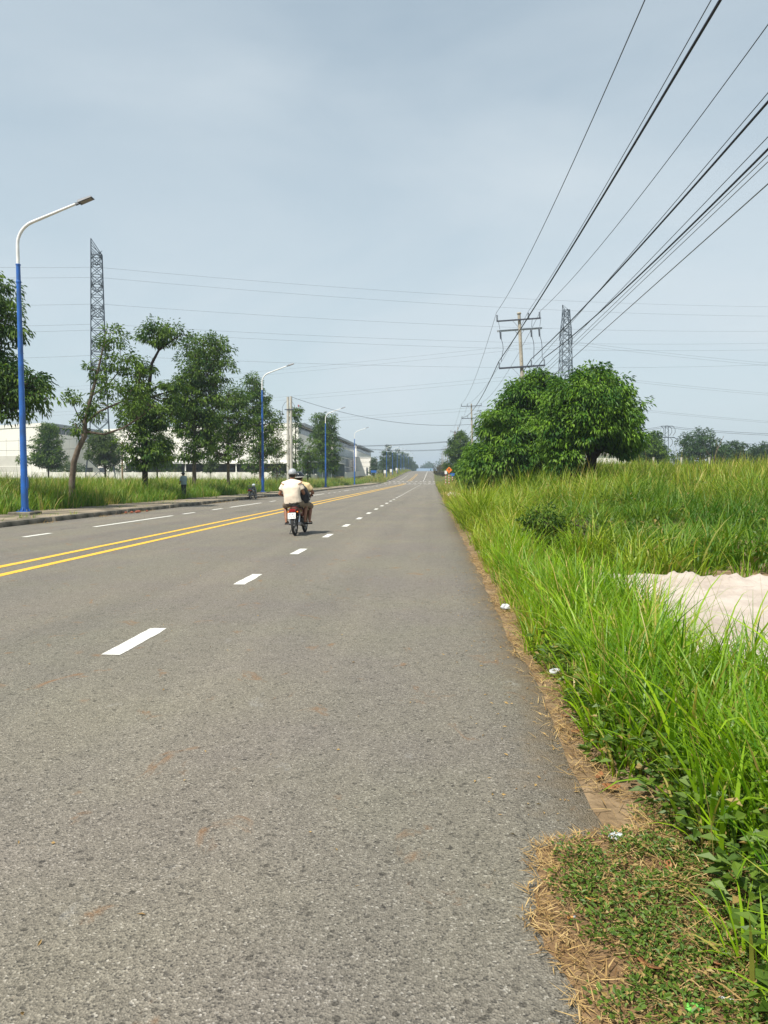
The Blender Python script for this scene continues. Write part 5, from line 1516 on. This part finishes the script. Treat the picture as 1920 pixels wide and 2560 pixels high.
# broad leaved weeds among the grass
bp, bd = [], []
for _ in range(420):
    y = RNG.uniform(1.7, 6.0); x = edge_x(y) + abs(RNG.normal(0.12, 0.3))
    if sand_inside(x, y) > -0.1: continue
    k = RNG.integers(6, 14); h_ = RNG.uniform(.03, .26)
    a = RNG.uniform(0, 6.28, k)
    bp.append(np.stack([x + .05 * np.cos(a), y + .05 * np.sin(a), gz(x, y) + h_ * RNG.uniform(.4, 1.1, k)], 1))
    bd.append(np.stack([np.cos(a), np.sin(a), RNG.uniform(-.1, .6, k)], 1))
bp, bd = np.concatenate(bp), np.concatenate(bd); n = len(bp)
o = leaf_cloud('broad_weeds', bp, bd, RNG.uniform(0.04, 0.085, n), RNG.uniform(0.022, 0.042, n), RNG.random(n), (RNG.random(n) < .05) * .8, M['weed'], None, droop=0.3)
props(o, 'broad leaved weeds growing among the near grass', 'weeds', kind='stuff')
pts = []
while len(pts) < 2600:
    a, b, c, d = BARE[0]
    pts.append((a + c * RNG.normal(0, .45), b + d * RNG.normal(0, .45)))
straw('bare_patch_straw', 'pale dry straw on the bare patch beside the sand', pts, 0.06, 0.22, 0.010, 0.05)

make_tree('weed_bush', 'dark leafy weed bush with brown stems beside the bare patch', (1.95, 12.75, gz(1.95, 12.75)), [(0, 0, -.05, .02), (.03, 0, .3, .014), (0, 0, .6, .006)],
          [((0, 0, .42), (.46, .4, .38), 80), ((-.1, 0, .72), (.32, .3, .2), 30)], leaf=(0.065, 0.032), per=30, clump=0.12, m='leaf_deep', bark='bark_dark', cat='bush', tint_bias=-.1)
make_tree('brown_weed', 'withered brown weed right of the dark leafy weed bush', (2.5, 12.7, gz(2.5, 12.7)), [(0, 0, -.05, .02), (.03, 0, .3, .014), (0, 0, .6, .006)],
          [((0, 0, .45), (.25, .25, .3), 22)], leaf=(0.05, 0.02), per=16, clump=0.12, m='leaf_brown', bark='bark', cat='bush')
t = thing('bare_twig', 'bare forked twig standing out of the right field grass', 'twig', (22.6, 62, gz(22.6, 62)))
MB().tube([(0, 0, 0), (.2, 0, 1.3), (.5, 0, 2.2), (1.0, 0, 3.3)], [.05, .04, .03, .012], 5).build('stem', M['bark_pale'], t)
MB().tube([(.2, 0, 1.3), (-.3, 0, 2.0), (-.6, 0, 2.6)], [.03, .02, .01], 5).build('branch', M['bark_pale'], t)
MB().tube([(.5, 0, 2.2), (.4, 0, 2.8), (.5, 0, 3.2)], [.02, .015, .008], 5).build('branch', M['bark_pale'], t)

# ------------------------------------------------------------------ litter, leaves and stones
def curled_leaf(name, label, x, y, L, W, az, m, group, z=None):
    vs, fs = [], []
    for i in range(7):
        s_ = i / 6
        wd = W * math.sin(math.pi * min(1, s_ * 0.92 + 0.06)) ** 0.8 / 2
        zz = 0.012 + L * 0.16 * (2 * s_ - 1) ** 2
        for q, up in ((-1, .35), (0, 0), (1, .3)):
            vs.append(((s_ - .5) * L, q * wd, zz + wd * up))
    for i in range(6):
        for q in range(2):
            a = 3 * i + q
            fs.append((a, a + 1, a + 4, a + 3))
    me = bpy.data.meshes.new(name); me.from_pydata(vs, [], fs); me.update()
    o = link_mesh(name, me, M[m], None, smooth=True)
    md = o.modifiers.new('thickness', 'SOLIDIFY'); md.thickness = 0.002
    o.location = (x, y, z if z is not None else max(gz(x, y), patch_z(x, y) if y < 3.3 and x < 1.3 else -1) + 0.012)
    o.rotation_euler = (random.uniform(-.3, .3), random.uniform(-.3, .3), az)
    return props(o, label, 'leaf', group)
GL = 'fallen leaves on the right road edge'
for i, (x, y, L, W, m, lab) in enumerate(((.531, 2.435, .055, .030, 'yellow_leaf', 'yellow fallen leaf on the weed patch'), (.619, 2.109, .085, .030, 'dead_leaf', 'long curled brown leaf nearest the bottom edge'),
        (.854, 2.677, .05, .026, 'dead_leaf', 'brown fallen leaf at the back of the weed patch'), (.837, 2.558, .05, .024, 'dead_leaf', 'brown leaf just below the one at the back of the weed patch'),
        (.69, 2.46, .05, .03, 'dead_leaf', 'reddish fallen leaf in the middle of the weed patch'), (.815, 4.19, .07, .04, 'dead_leaf', 'brown leaf under the grass beside the lower stretch of road edge'),
        (.80, 4.46, .06, .035, 'dead_leaf', 'brown leaf farthest along the grassy road edge'), (.814, 3.567, .07, .04, 'dead_leaf', 'brown leaf beside the green clover at the road edge'), (.83, 3.44, .085, .04, 'dead_leaf', 'large brown leaf below the clover at the road edge'),
        (.814, 2.122, .05, .03, 'dead_leaf', 'small brown leaf under the broad blades at bottom right'))):
    curled_leaf('fallen_leaf', lab, x, y, L, W, 0.4 + 1.9 * i, m, GL)

def crumpled(name, label, x, y, z, size, m, cat='litter', flat=0.35, seed=1.0, az=0.0):
    mb = MB().ball((0, 0, 0), (size, size * .62, size * flat), 16, 10)
    mb.v = [tuple(Vector(p) * (1 + 0.38 * mnoise.noise(Vector(p) * (2.6 / size) + Vector((seed, 0, 0))))) for p in mb.v]
    o = mb.build(name, M[m], None)
    o.location = (x, y, z); o.rotation_euler = (0, 0, az)
    return props(o, label, cat)
crumpled('plastic_scrap', 'torn white plastic scrap behind the straw of the weed patch', .725, 2.90, .045, .035, 'plastic_white', seed=1.3, az=.6)
crumpled('plastic_bag', 'crumpled white plastic bag under the grass at the road edge', .885, 5.35, .06, .055, 'plastic_white', seed=3.3, az=.9)
crumpled('plastic_bag', 'larger white plastic bag farther along the grassy road edge', .80, 8.08, .05, .055, 'plastic_white', seed=5.1, flat=.6)
crumpled('candy_packet', 'bright green packet at the bottom right corner', .704, 1.96, .04, .028, 'plastic_green', seed=7.7)
o = MB().tube([(-.03, 0, 0), (.03, 0, 0)], .004, 6).build('lolly_stick', M['plastic_white']); o.location = (.80, 1.985, .05); o.rotation_euler = (0, .1, -.2)
props(o, 'thin white stick lying in the grass at bottom right', 'litter')
t = thing('cigarette_butt', 'cigarette butt on the weed patch near its left rim', 'litter', (.454, 2.368, .032), .35)
MB().tube([(-.014, 0, 0), (.004, 0, 0)], .004, 8).build('filter', M['cork'], t, smooth=True)
MB().tube([(.004, 0, 0), (.013, 0, 0)], .0038, 8).build('paper', M['plastic_white'], t, smooth=True)
for i, (x, y, s_, lab) in enumerate(((1.5, 56, .42, 'pale stone on the dry verge, largest of its heap'), (1.95, 55, .3, 'pale stone right of the largest one on the dry verge'), (1.7, 53.5, .22, 'small pale stone in front of the heap on the dry verge'))):
    crumpled('stone', lab, x, y, gz(x, y) + s_ * .25, s_, 'stone', 'stone', .6, seed=2.0 + i)
for i in range(6):
    crumpled('rubble', '%s red brick fragment in the far gutter right of the first lamp' % ORD[i], -12.45 + random.uniform(-.25, .25), 29.6 + .28 * i, .05, random.uniform(.05, .09), 'brick_red', 'rubble', .6, seed=i * 1.7)['group'] = 'brick fragments in the gutter'

pos = np.stack([np.concatenate([RNG.uniform(-5, .6, 150), .68 - np.abs(RNG.normal(0, .22, 260))]), np.concatenate([1.6 + 12 * RNG.random(150) ** 1.5, RNG.uniform(1.6, 12, 260)]), np.full(410, .004)], 1)
az = RNG.uniform(0, 6.28, 410)
o = leaf_cloud('road_debris', pos, np.stack([np.cos(az), np.sin(az), RNG.uniform(.02, .3, 410)], 1), RNG.uniform(.008, .035, 410), RNG.uniform(.003, .014, 410), RNG.random(410), RNG.random(410) * .4, M['straw'], None, droop=0.05)
props(o, 'tiny dry leaf bits and straw scattered on the asphalt', 'debris', kind='stuff')

# ------------------------------------------------------------------ motorcycles
def text_mesh(txt, size, name, m, parent, loc):
    cu = bpy.data.curves.new(name, 'FONT')
    cu.body = txt; cu.size = size; cu.align_x = 'CENTER'; cu.align_y = 'CENTER'; cu.extrude = 0.001
    t = bpy.data.objects.new(name, cu); COL.objects.link(t)
    dg = bpy.context.evaluated_depsgraph_get()
    me = bpy.data.meshes.new_from_object(t.evaluated_get(dg))
    bpy.data.objects.remove(t); bpy.data.curves.remove(cu)
    me.materials.clear()
    o = link_mesh(name, me, m, parent)
    o.location = loc; o.rotation_euler = (R(90), 0, 0)
    return o

def wheel(t, y, r):
    ty = MB().torus((0, y, r), r - .036, .036, 32, 8).build('wheel', M['tyre'], t, smooth=True, angle=80)
    rim = MB().torus((0, y, r), r - .078, .014, 28, 6, 1.4)
    for k_ in range(5):
        a = 2 * math.pi * k_ / 5
        rim.bar((0, y + .03 * math.cos(a), r + .03 * math.sin(a)), (0, y + (r - .078) * math.cos(a), r + (r - .078) * math.sin(a)), .022, .03)
    rim.tube([(-.045, y, r), (.045, y, r)], .045, 12)
    rim.build('rim', M['alloy'], ty, smooth=True)
    return ty

def motorcycle(name, label, loc, rzr, ry, body, tail, group=None, plate=None, cowl='dark_body', scoot=False):
    """underbone: rear wheel stands at the origin, nose towards +y"""
    t = thing(name, label, 'motorcycle', loc, rzr, group, ry)
    rw, fw = .285, .285
    wheel(t, 0, rw); wheel(t, 1.22, fw)
    for s_ in (-1, 1):
        MB().bar((s_ * .085, 0, rw), (s_ * .085, .48, .34), .03, .045).build('swingarm', M['engine'], t, bevel=.006)
        sh = MB().tube([(s_ * .115, .02, rw + .02), (s_ * .115, .10, .46)], .017, 8).build('shock_absorber', M['chrome'], t, smooth=True)
        mb = MB()
        for q in range(7):
            f = q / 6
            mb.tube([(s_ * .115, .06 + .07 * f, .40 + .19 * f), (s_ * .115, .062 + .07 * f, .408 + .19 * f)], .027, 10)
        mb.build('spring', M['chrome'], sh)
        MB().tube([(s_ * .075, 1.22, fw), (s_ * .075, 1.10, .62), (s_ * .06, 1.02, .86)], [.025, .027, .024], 8).build('fork', M['engine'], t, smooth=True)
        fp = MB().tube([(s_ * .10, .40, .28), (s_ * .345, .40, .285)], .016, 8).build('footrest', M['black'], t, smooth=True)
        MB().tube([(s_ * .12, .72, .25), (s_ * .31, .72, .255)], .018, 8).build('footrest', M['black'], t, smooth=True)
        MB().loft([((s_ * .115, .02, .62), .035, .06), ((s_ * .125, .25, .60), .04, .10), ((s_ * .115, .50, .54), .035, .11), ((s_ * .09, .72, .46), .025, .07)], 10, 2.4).build('side_panel', M[body], t, smooth=True, angle=60)
        MB().loft([((s_ * .14, .86, .33), .02, .08), ((s_ * .17, .93, .50), .022, .10), ((s_ * .13, .98, .72), .022, .07), ((s_ * .08, 1.0, .86), .02, .05)], 10, 2.4).build('leg_shield', M[body], t, smooth=True, angle=60)
        gr = MB().tube([(s_ * .20, .93, .985), (s_ * .34, .90, .975)], .017, 8).build('grip', M['black'], t, smooth=True)
        MB().tube([(s_ * .24, .985, .975), (s_ * .33, .98, .955)], .007, 6).build('brake_lever', M['chrome'], gr)
        mm = MB().tube([(s_ * .21, .94, .99), (s_ * .25, .96, 1.10), (s_ * .27, .94, 1.15)], .006, 6).build('mirror', M['black'], t)
        MB().loft([((s_ * .27, .945, 1.155), .055, .034), ((s_ * .27, .965, 1.155), .05, .03)], 12, 2.6).build('mirror_shell', M['black'], mm, smooth=True)
        MB().ball((s_ * .115, -.10, .60), (.026, .03, .022), 10, 6).build('turn_signal', M['orange'], t, smooth=True)
    MB().tube([(-.20, .93, .985), (-.08, .98, .95), (.08, .98, .95), (.20, .93, .985)], .013, 8).build('handlebar', M['engine'], t, smooth=True)
    MB().loft([((0, .93, .95), .10, .05), ((0, 1.03, .98), .12, .085), ((0, 1.12, .95), .09, .07), ((0, 1.15, .92), .03, .03)], 12, 2.4).build('headlight_cowl', M[cowl], t, smooth=True)
    MB().loft([((0, .05, .73), .10, .03), ((0, .25, .75), .125, .045), ((0, .52, .735), .12, .045), ((0, .78, .70), .085, .035)], 12, 2.6).build('seat', M['seat'], t, smooth=True, angle=60)
    tc_ = MB().loft([((0, -.13, .655), .075, .045), ((0, -.02, .67), .105, .065), ((0, .15, .67), .12, .07)], 12, 2.6).build('tail_cowl', M[tail], t, smooth=True)
    MB().loft([((0, -.165, .635), .075, .03), ((0, -.12, .64), .088, .042)], 12, 3).build('tail_light', M['tail_red'], t, smooth=True)
    MB().tube([(-.10, .22, .80), (-.10, -.02, .83), (-.06, -.16, .79), (.06, -.16, .79), (.10, -.02, .83), (.10, .22, .80)], .012, 8).build('grab_rail', M['black'], t, smooth=True)
    # rear mudguard and plate
    mg = MB()
    pr = [(.12, .60), (-.02, .615), (-.13, .58), (-.20, .50), (-.235, .40), (-.25, .33)]
    mg.loft([((0, a, b), .062 - .004 * q, .012) for q, (a, b) in enumerate(pr)], 10, 3)
    mg.build('rear_mudguard', M['black'], t, smooth=True)
    p = None if plate is None else MB().box((0, -.255, .515), (.20, .006, .15), Matrix.Rotation(R(-14), 3, 'X')).build('number_plate', M['plate'], t)
    if plate:
        for (tx, dz, sz) in plate:
            o = text_mesh(tx, sz, 'plate_text', M['plate_ink'], p, (0, -.255 - .0042 * .97 + .242 * dz, .515 + .0042 * .242 + .97 * dz))
            o.rotation_euler = (R(76), 0, 0)
    MB().ball((0, -.225, .405), (.05, .016, .035), 12, 8).build('reflector', M['tail_red'], t, smooth=True)
    MB().loft([((0, .50, .34), .09, .10), ((0, .68, .33), .12, .12), ((0, .86, .33), .09, .09)], 12, 3).build('engine', M['engine'], t, smooth=True)
    MB().bar((0, .45, .52), (0, .98, .55), .08, .12).build('frame', M['engine'], t, bevel=.02)
    MB().bar((0, .93, .50), (0, 1.02, .90), .10, .07).build('head_tube', M[body], t, bevel=.02)
    MB().tube([(.10, .80, .22), (.15, .60, .19), (.16, .36, .22), (.165, .10, .27), (.17, -.20, .31)], [.018, .02, .03, .042, .045], 10).build('exhaust_pipe', M['engine'], t, smooth=True)
    MB().loft([((0, 1.22 + .31 * math.cos(a), fw + .31 * math.sin(a)), .055, .01) for a in [R(20 + 24 * q) for q in range(6)]], 10, 3).build('front_mudguard', M[body], t, smooth=True)
    MB().tube([(-.12, .50, .22), (-.20, .38, .10), (-.22, .36, .03)], .01, 6).build('side_stand', M['engine'], t)
    return t

BIKE = (-3.46, 18.5, 0.0); BRZ, BRY = R(-2), R(-3)
motorcycle('motorcycle', 'maroon motorcycle with a white number plate carrying two riders', BIKE, BRZ, BRY, 'maroon', 'maroon', 'motorcycles', plate=[('67-B1', .034, .062), ('272.96', -.036, .062)])
motorcycle('motorcycle', 'dark motorcycle parked alone at the far kerb', (-12.42, 50.0, 0.0), R(-3), R(-5), 'dark_body', 'dark_body', 'motorcycles', plate=None, cowl='pale_body')
motorcycle('motorcycle', 'distant motorcycle of the rider in teal near the crest', (-.9, 432, rz(432)), 0, 0, 'dark_body', 'dark_body', 'motorcycles')

# ------------------------------------------------------------------ people
def limb(mb, pts, rad, n=12):
    mb.tube(pts, rad, n)
    for p, r in zip(pts, rad):
        mb.ball(p, r, 10, 6)

def hand(mb, w, d, side, curl=0.6):
    """palm at wrist w pointing along d, four curled fingers and a thumb"""
    w, d = Vector(w), Vector(d).normalized()
    u = d.cross(Vector((0, 0, 1)))
    u = u.normalized() if u.length > .1 else Vector((1, 0, 0))
    nrm = u.cross(d)
    mb.ball(w + d * .045, (.042, .046, .026), 10, 6)
    for q, L in enumerate((.062, .072, .068, .052)):
        a = w + d * .08 + u * (.019 * (q - 1.5))
        b = a + d * L * .5 - nrm * L * .25 * curl
        c = b + d * L * .25 - nrm * L * .5 * curl
        limb(mb, [a, b, c], [.0105, .0095, .008], 6)
    a = w + d * .03 + u * side * .036
    limb(mb, [a, a + d * .03 + u * side * .02, a + d * .055 + u * side * .012 - nrm * .015], [.012, .011, .009], 6)

def head(mb, c, face, r=.098):
    c, f = Vector(c), Vector(face).normalized()
    mb.ball(c, (r * .80, r * .95, r * 1.18), 16, 12)
    mb.ball(c + f * r * .35 + Vector((0, 0, -r * .55)), (r * .58, r * .62, r * .58), 12, 8)
    mb.ball(c + f * r * 1.0 + Vector((0, 0, -r * .18)), (r * .15, r * .2, r * .22), 8, 6)
    s = f.cross(Vector((0, 0, 1)))
    for q in (-1, 1):
        mb.ball(c + s * q * r * .80 + Vector((0, 0, -r * .12)), (r * .12, r * .22, r * .28), 8, 6)
        mb.ball(c + f * r * .80 + s * q * r * .34 + Vector((0, 0, 0)), (r * .16, r * .12, r * .08), 8, 6)
    mb.ball(c + f * r * .86 + Vector((0, 0, -r * .62)), (r * .26, r * .12, r * .08), 8, 6)

def helmet(t, c, face, m, r=.125, visor=True, band=None):
    c, f = Vector(c), Vector(face).normalized()
    mb = MB()
    n_, m_ = 22, 9
    vs, fs = [], []
    s = f.cross(Vector((0, 0, 1)))
    for j in range(m_ + 1):
        t_ = R(-16) + (R(90) - R(-16)) * j / m_
        for k_ in range(n_):
            a = 2 * math.pi * k_ / n_
            vs.append(c + s * (r * .90 * math.cos(t_) * math.cos(a)) + f * (r * 1.06 * math.cos(t_) * math.sin(a)) + Vector((0, 0, r * .98 * math.sin(t_) + .012)))
    for j in range(m_):
        for k_ in range(n_):
            k2 = (k_ + 1) % n_
            fs.append((j * n_ + k_, j * n_ + k2, (j + 1) * n_ + k2, (j + 1) * n_ + k_))
    mb.add(vs, fs)
    o = mb.build('helmet', M[m], t, smooth=True, angle=80)
    md = o.modifiers.new('shell', 'SOLIDIFY'); md.thickness = .012; md.offset = -1
    if visor:
        mv = MB().loft([(c + f * r * .9 + Vector((0, 0, r * .22)), r * .75, .010), (c + f * r * 1.55 + Vector((0, 0, r * .06)), r * .5, .006)], 12, 2.6)
        mv.build('visor', M[m], o, smooth=True)
    if band:
        mb = MB()
        ring = []
        for k_ in range(25):
            a = R(180) + math.pi * k_ / 24
            ring.append(c + s * (r * .90 * math.cos(a)) + f * (r * 1.06 * math.sin(a)) + Vector((0, 0, -r * .14)))
        mb.tube(ring, .009, 6); mb.build('trim_band', M[band], o, smooth=True)
    sm = MB()
    for q in (-1, 1):
        sm.tube([c + s * q * r * .86 + Vector((0, 0, -.01)), c + s * q * r * .62 + f * r * .25 + Vector((0, 0, -r * .95)), c + f * r * .5 + Vector((0, 0, -r * 1.22))], .006, 5)
    sm.build('chin_strap', M['black'], o)
    return o

def sandal(t, heel, toe, m='black'):
    a, b = Vector(heel), Vector(toe)
    d = (b - a).normalized()
    mb = MB().loft([(a - d * .03, .03, .012), (a + d * .02, .040, .016), (a.lerp(b, .5), .043, .014), (b - d * .03, .052, .013), (b + d * .02, .03, .010)], 12, 2.6)
    o = mb.build('sandal', M[m], t, smooth=True)
    mid = a.lerp(b, .62)
    MB().tube([mid + Vector((-.05, 0, 0)), mid + Vector((-.03, 0, .05)), mid + Vector((.03, 0, .05)), mid + Vector((.05, 0, 0))], .010, 6).build('strap', M[m], o)
    return o

def person(name, label, loc, rzr, ry, J, shirt, bottoms, short=True, face=(0, 1, 0), hat=None, group=None, wide=1.0, sleeve=.55, feet='sandal', piping=None, voxel=.012):
    """J: joints in local metres. Body is one fused skin; clothes are shells over it."""
    t = thing(name, label, 'person', loc, rzr, group, ry)
    V3 = {k_: Vector(v) for k_, v in J.items()}
    b = MB()
    head(b, V3['head'], face)
    limb(b, [V3['neck'], V3['head'] - Vector((0, 0, .06))], [.055, .055])
    b.loft([(V3['pelvis'], .14, .10), (V3['waist'], .135, .095), (V3['chest'], .16 * wide, .105), (V3['neck'] - Vector((0, 0, .05)), .11, .075)], 14)
    for s_ in 'LR':
        sd = -1 if s_ == 'L' else 1
        limb(b, [V3['sh' + s_], V3['el' + s_], V3['wr' + s_]], [.056, .043, .030])
        limb(b, [V3['neck'] - Vector((0, 0, .06)), V3['sh' + s_]], [.06, .06])
        hand(b, V3['wr' + s_], V3['wr' + s_] - V3['el' + s_] + Vector((0, .04, -.02)), -sd)
        limb(b, [V3['hip' + s_], V3['kn' + s_], V3['kn' + s_].lerp(V3['an' + s_], .35), V3['an' + s_]], [.085, .058, .056, .038])
        limb(b, [V3['an' + s_] + Vector((0, -.03, -.05)), V3['an' + s_] + Vector((0, .06, -.05)), V3['an' + s_] + Vector((0, .15, -.065))], [.032, .034, .028], 10)
    remeshed(b, 'body', M['skin'], t, voxel)
    # shirt
    s = MB()
    s.loft([(V3['pelvis'] + Vector((0, 0, -.03)), .205 * wide, .150), (V3['waist'], .190 * wide, .142), (V3['chest'], .205 * wide, .140), (V3['chest'].lerp(V3['neck'], .55), .178 * wide, .112), (V3['chest'].lerp(V3['neck'], .85), .12, .09), (V3['neck'] + Vector((0, 0, .0)), .072, .07)], 18, 2.3)
    for s_ in 'LR':
        e = V3['sh' + s_].lerp(V3['el' + s_], sleeve)
        top = V3['sh' + s_]
        s.tube([V3['chest'].lerp(V3['neck'], .80), top, top.lerp(e, .5), e + (e - top) * .12], [.07, .074, .076, .080], 14)
        s.ball(top, .075, 12, 8)
    so = remeshed(s, 'shirt', M[shirt], t, voxel * 1.1, 4)
    if piping:
        for s_ in 'LR':
            top = V3['sh' + s_]
            d_ = (V3['el' + s_] - top).normalized()
            u = d_.orthogonal().normalized(); w_ = d_.cross(u)
            ring = [top + d_ * .0 + (u * math.cos(a) + w_ * math.sin(a)) * .079 for a in [2 * math.pi * q / 24 for q in range(25)]]
            MB().tube(ring, .0075, 6).build('piping', M[piping], so, smooth=True)
    # shorts or trousers
    s = MB()
    s.loft([(V3['pelvis'] + Vector((0, 0, .06)), .165, .13), (V3['pelvis'] - Vector((0, 0, .05)), .17, .13)], 16)
    for s_ in 'LR':
        hp, kn, an = V3['hip' + s_], V3['kn' + s_], V3['an' + s_]
        if short:
            limb(s, [hp, hp.lerp(kn, .5), hp.lerp(kn, 1.02)], [.112, .098, .086])
        else:
            limb(s, [hp, kn, an + Vector((0, 0, .02))], [.112, .082, .072])
    remeshed(s, 'shorts' if short else 'trousers', M[bottoms], t, voxel * 1.1, 4)
    for s_ in 'LR':
        a = V3['an' + s_] + Vector((0, 0, -.094))
        sandal(t, a + Vector((0, -.06, 0)), a + Vector((0, .19, -.012)))
    MB().ball(V3['head'] + Vector((0, 0, .01)) - Vector(face).normalized() * .016, (.084, .094, .105), 16, 10).build('hair', M['hair'], t, smooth=True)
    if hat:
        helmet(t, V3['head'] + Vector((0, 0, .03)), face, **hat)
    return t

person('person', 'rear rider with grey helmet and cream shirt on the maroon motorcycle', BIKE, BRZ, BRY,
       dict(pelvis=(-.06, .24, .86), waist=(-.07, .21, 1.00), chest=(-.075, .22, 1.20), neck=(-.055, .27, 1.42), head=(-.045, .30, 1.545), shL=(-.265, .24, 1.315), shR=(.125, .25, 1.315), elL=(-.40, .26, 1.07), wrL=(-.26, .46, .97),
            elR=(.215, .31, 1.06), wrR=(.17, .54, 1.0), hipL=(-.15, .27, .82), hipR=(.05, .27, .82), knL=(-.35, .62, .76), knR=(.19, .64, .77), anL=(-.305, .42, .385), anR=(.185, .42, .385)),
       'cream', 'taupe', hat=dict(m='helmet_grey', r=.122), wide=1.12, piping='piping', group='people')
person('person', 'front rider with black helmet leaning over the motorcycle handlebar', BIKE, BRZ, BRY,
       dict(pelvis=(.03, .60, .84), waist=(.05, .62, .97), chest=(.07, .68, 1.14), neck=(.045, .74, 1.35), head=(.03, .79, 1.465), shL=(-.11, .72, 1.26), shR=(.25, .72, 1.25), elL=(-.26, .82, 1.06), wrL=(-.27, .90, 1.00),
            elR=(.36, .80, 1.05), wrR=(.29, .885, 1.0), hipL=(-.07, .62, .81), hipR=(.12, .62, .81), knL=(-.22, .98, .70), knR=(.235, .98, .70), anL=(-.23, .74, .355), anR=(.24, .74, .355)),
       'cream2', 'taupe', hat=dict(m='helmet_black', r=.122, band='sign_white'), wide=1.0, face=(.25, 1, 0), group='people')
person('person', 'person in grey teal shirt and dark trousers standing at the far grass edge', (-16.05, 47.0, rz(47) + .145), R(62), 0,
       dict(pelvis=(0, 0, .92), waist=(0, 0, 1.06), chest=(0, 0, 1.24), neck=(0, .01, 1.44), head=(0, .04, 1.57), shL=(-.185, 0, 1.38), shR=(.185, 0, 1.38), elL=(-.23, .05, 1.12), wrL=(-.12, .22, 1.00), elR=(.23, .05, 1.12), wrR=(.12, .22, 1.00),
            hipL=(-.09, 0, .90), hipR=(.09, 0, .90), knL=(-.11, .02, .50), knR=(.11, .02, .50), anL=(-.12, 0, .10), anR=(.12, 0, .10)),
       'teal_shirt', 'trousers', short=False, hat=dict(m='helmet_black', r=.12), sleeve=.9, group='people', voxel=.016)
person('person', 'distant rider in a teal jacket near the road crest', (-.9, 432, rz(432)), 0, 0,
       dict(pelvis=(0, .45, .86), waist=(0, .45, 1.02), chest=(0, .50, 1.22), neck=(0, .54, 1.44), head=(0, .57, 1.57), shL=(-.2, .50, 1.36), shR=(.2, .50, 1.36), elL=(-.32, .66, 1.12), wrL=(-.29, .84, 1.02), elR=(.32, .66, 1.12), wrR=(.29, .84, 1.02),
            hipL=(-.1, .48, .82), hipR=(.1, .48, .82), knL=(-.24, .86, .72), knR=(.24, .86, .72), anL=(-.22, .66, .36), anR=(.22, .66, .36)),
       'teal_jacket', 'trousers', short=False, hat=dict(m='helmet_black', r=.125), wide=1.25, sleeve=.9, group='people', voxel=.03)

# black backpack held between the riders on their right side
t = thing('backpack', 'black backpack held between the two riders', 'bag', BIKE, BRZ, None, BRY)
mb = MB().loft([((.19, .50, .80), .085, .10), ((.20, .50, .90), .115, .14), ((.19, .52, 1.05), .115, .145), ((.17, .54, 1.18), .085, .11), ((.15, .54, 1.25), .04, .05)], 14, 2.8)
bo = mb.build('pack', M['bag'], t, smooth=True, angle=60)
MB().loft([((.305, .50, .86), .02, .09), ((.315, .50, .95), .028, .11), ((.30, .51, 1.04), .02, .09)], 12, 2.8).build('pocket', M['bag'], bo, smooth=True)
MB().tube([(.24, .41, 1.20), (.30, .40, 1.08), (.31, .40, .95), (.27, .42, .84)], .014, 6).build('strap', M['bag'], t, smooth=True)
MB().tube([(.16, .50, 1.25), (.16, .52, 1.29), (.16, .58, 1.29), (.16, .60, 1.24)], .012, 6).build('carry_loop', M['bag'], t, smooth=True)
MB().box((.336, .46, .93), (.006, .035, .055)).build('tag', M['sign_white'], bo)
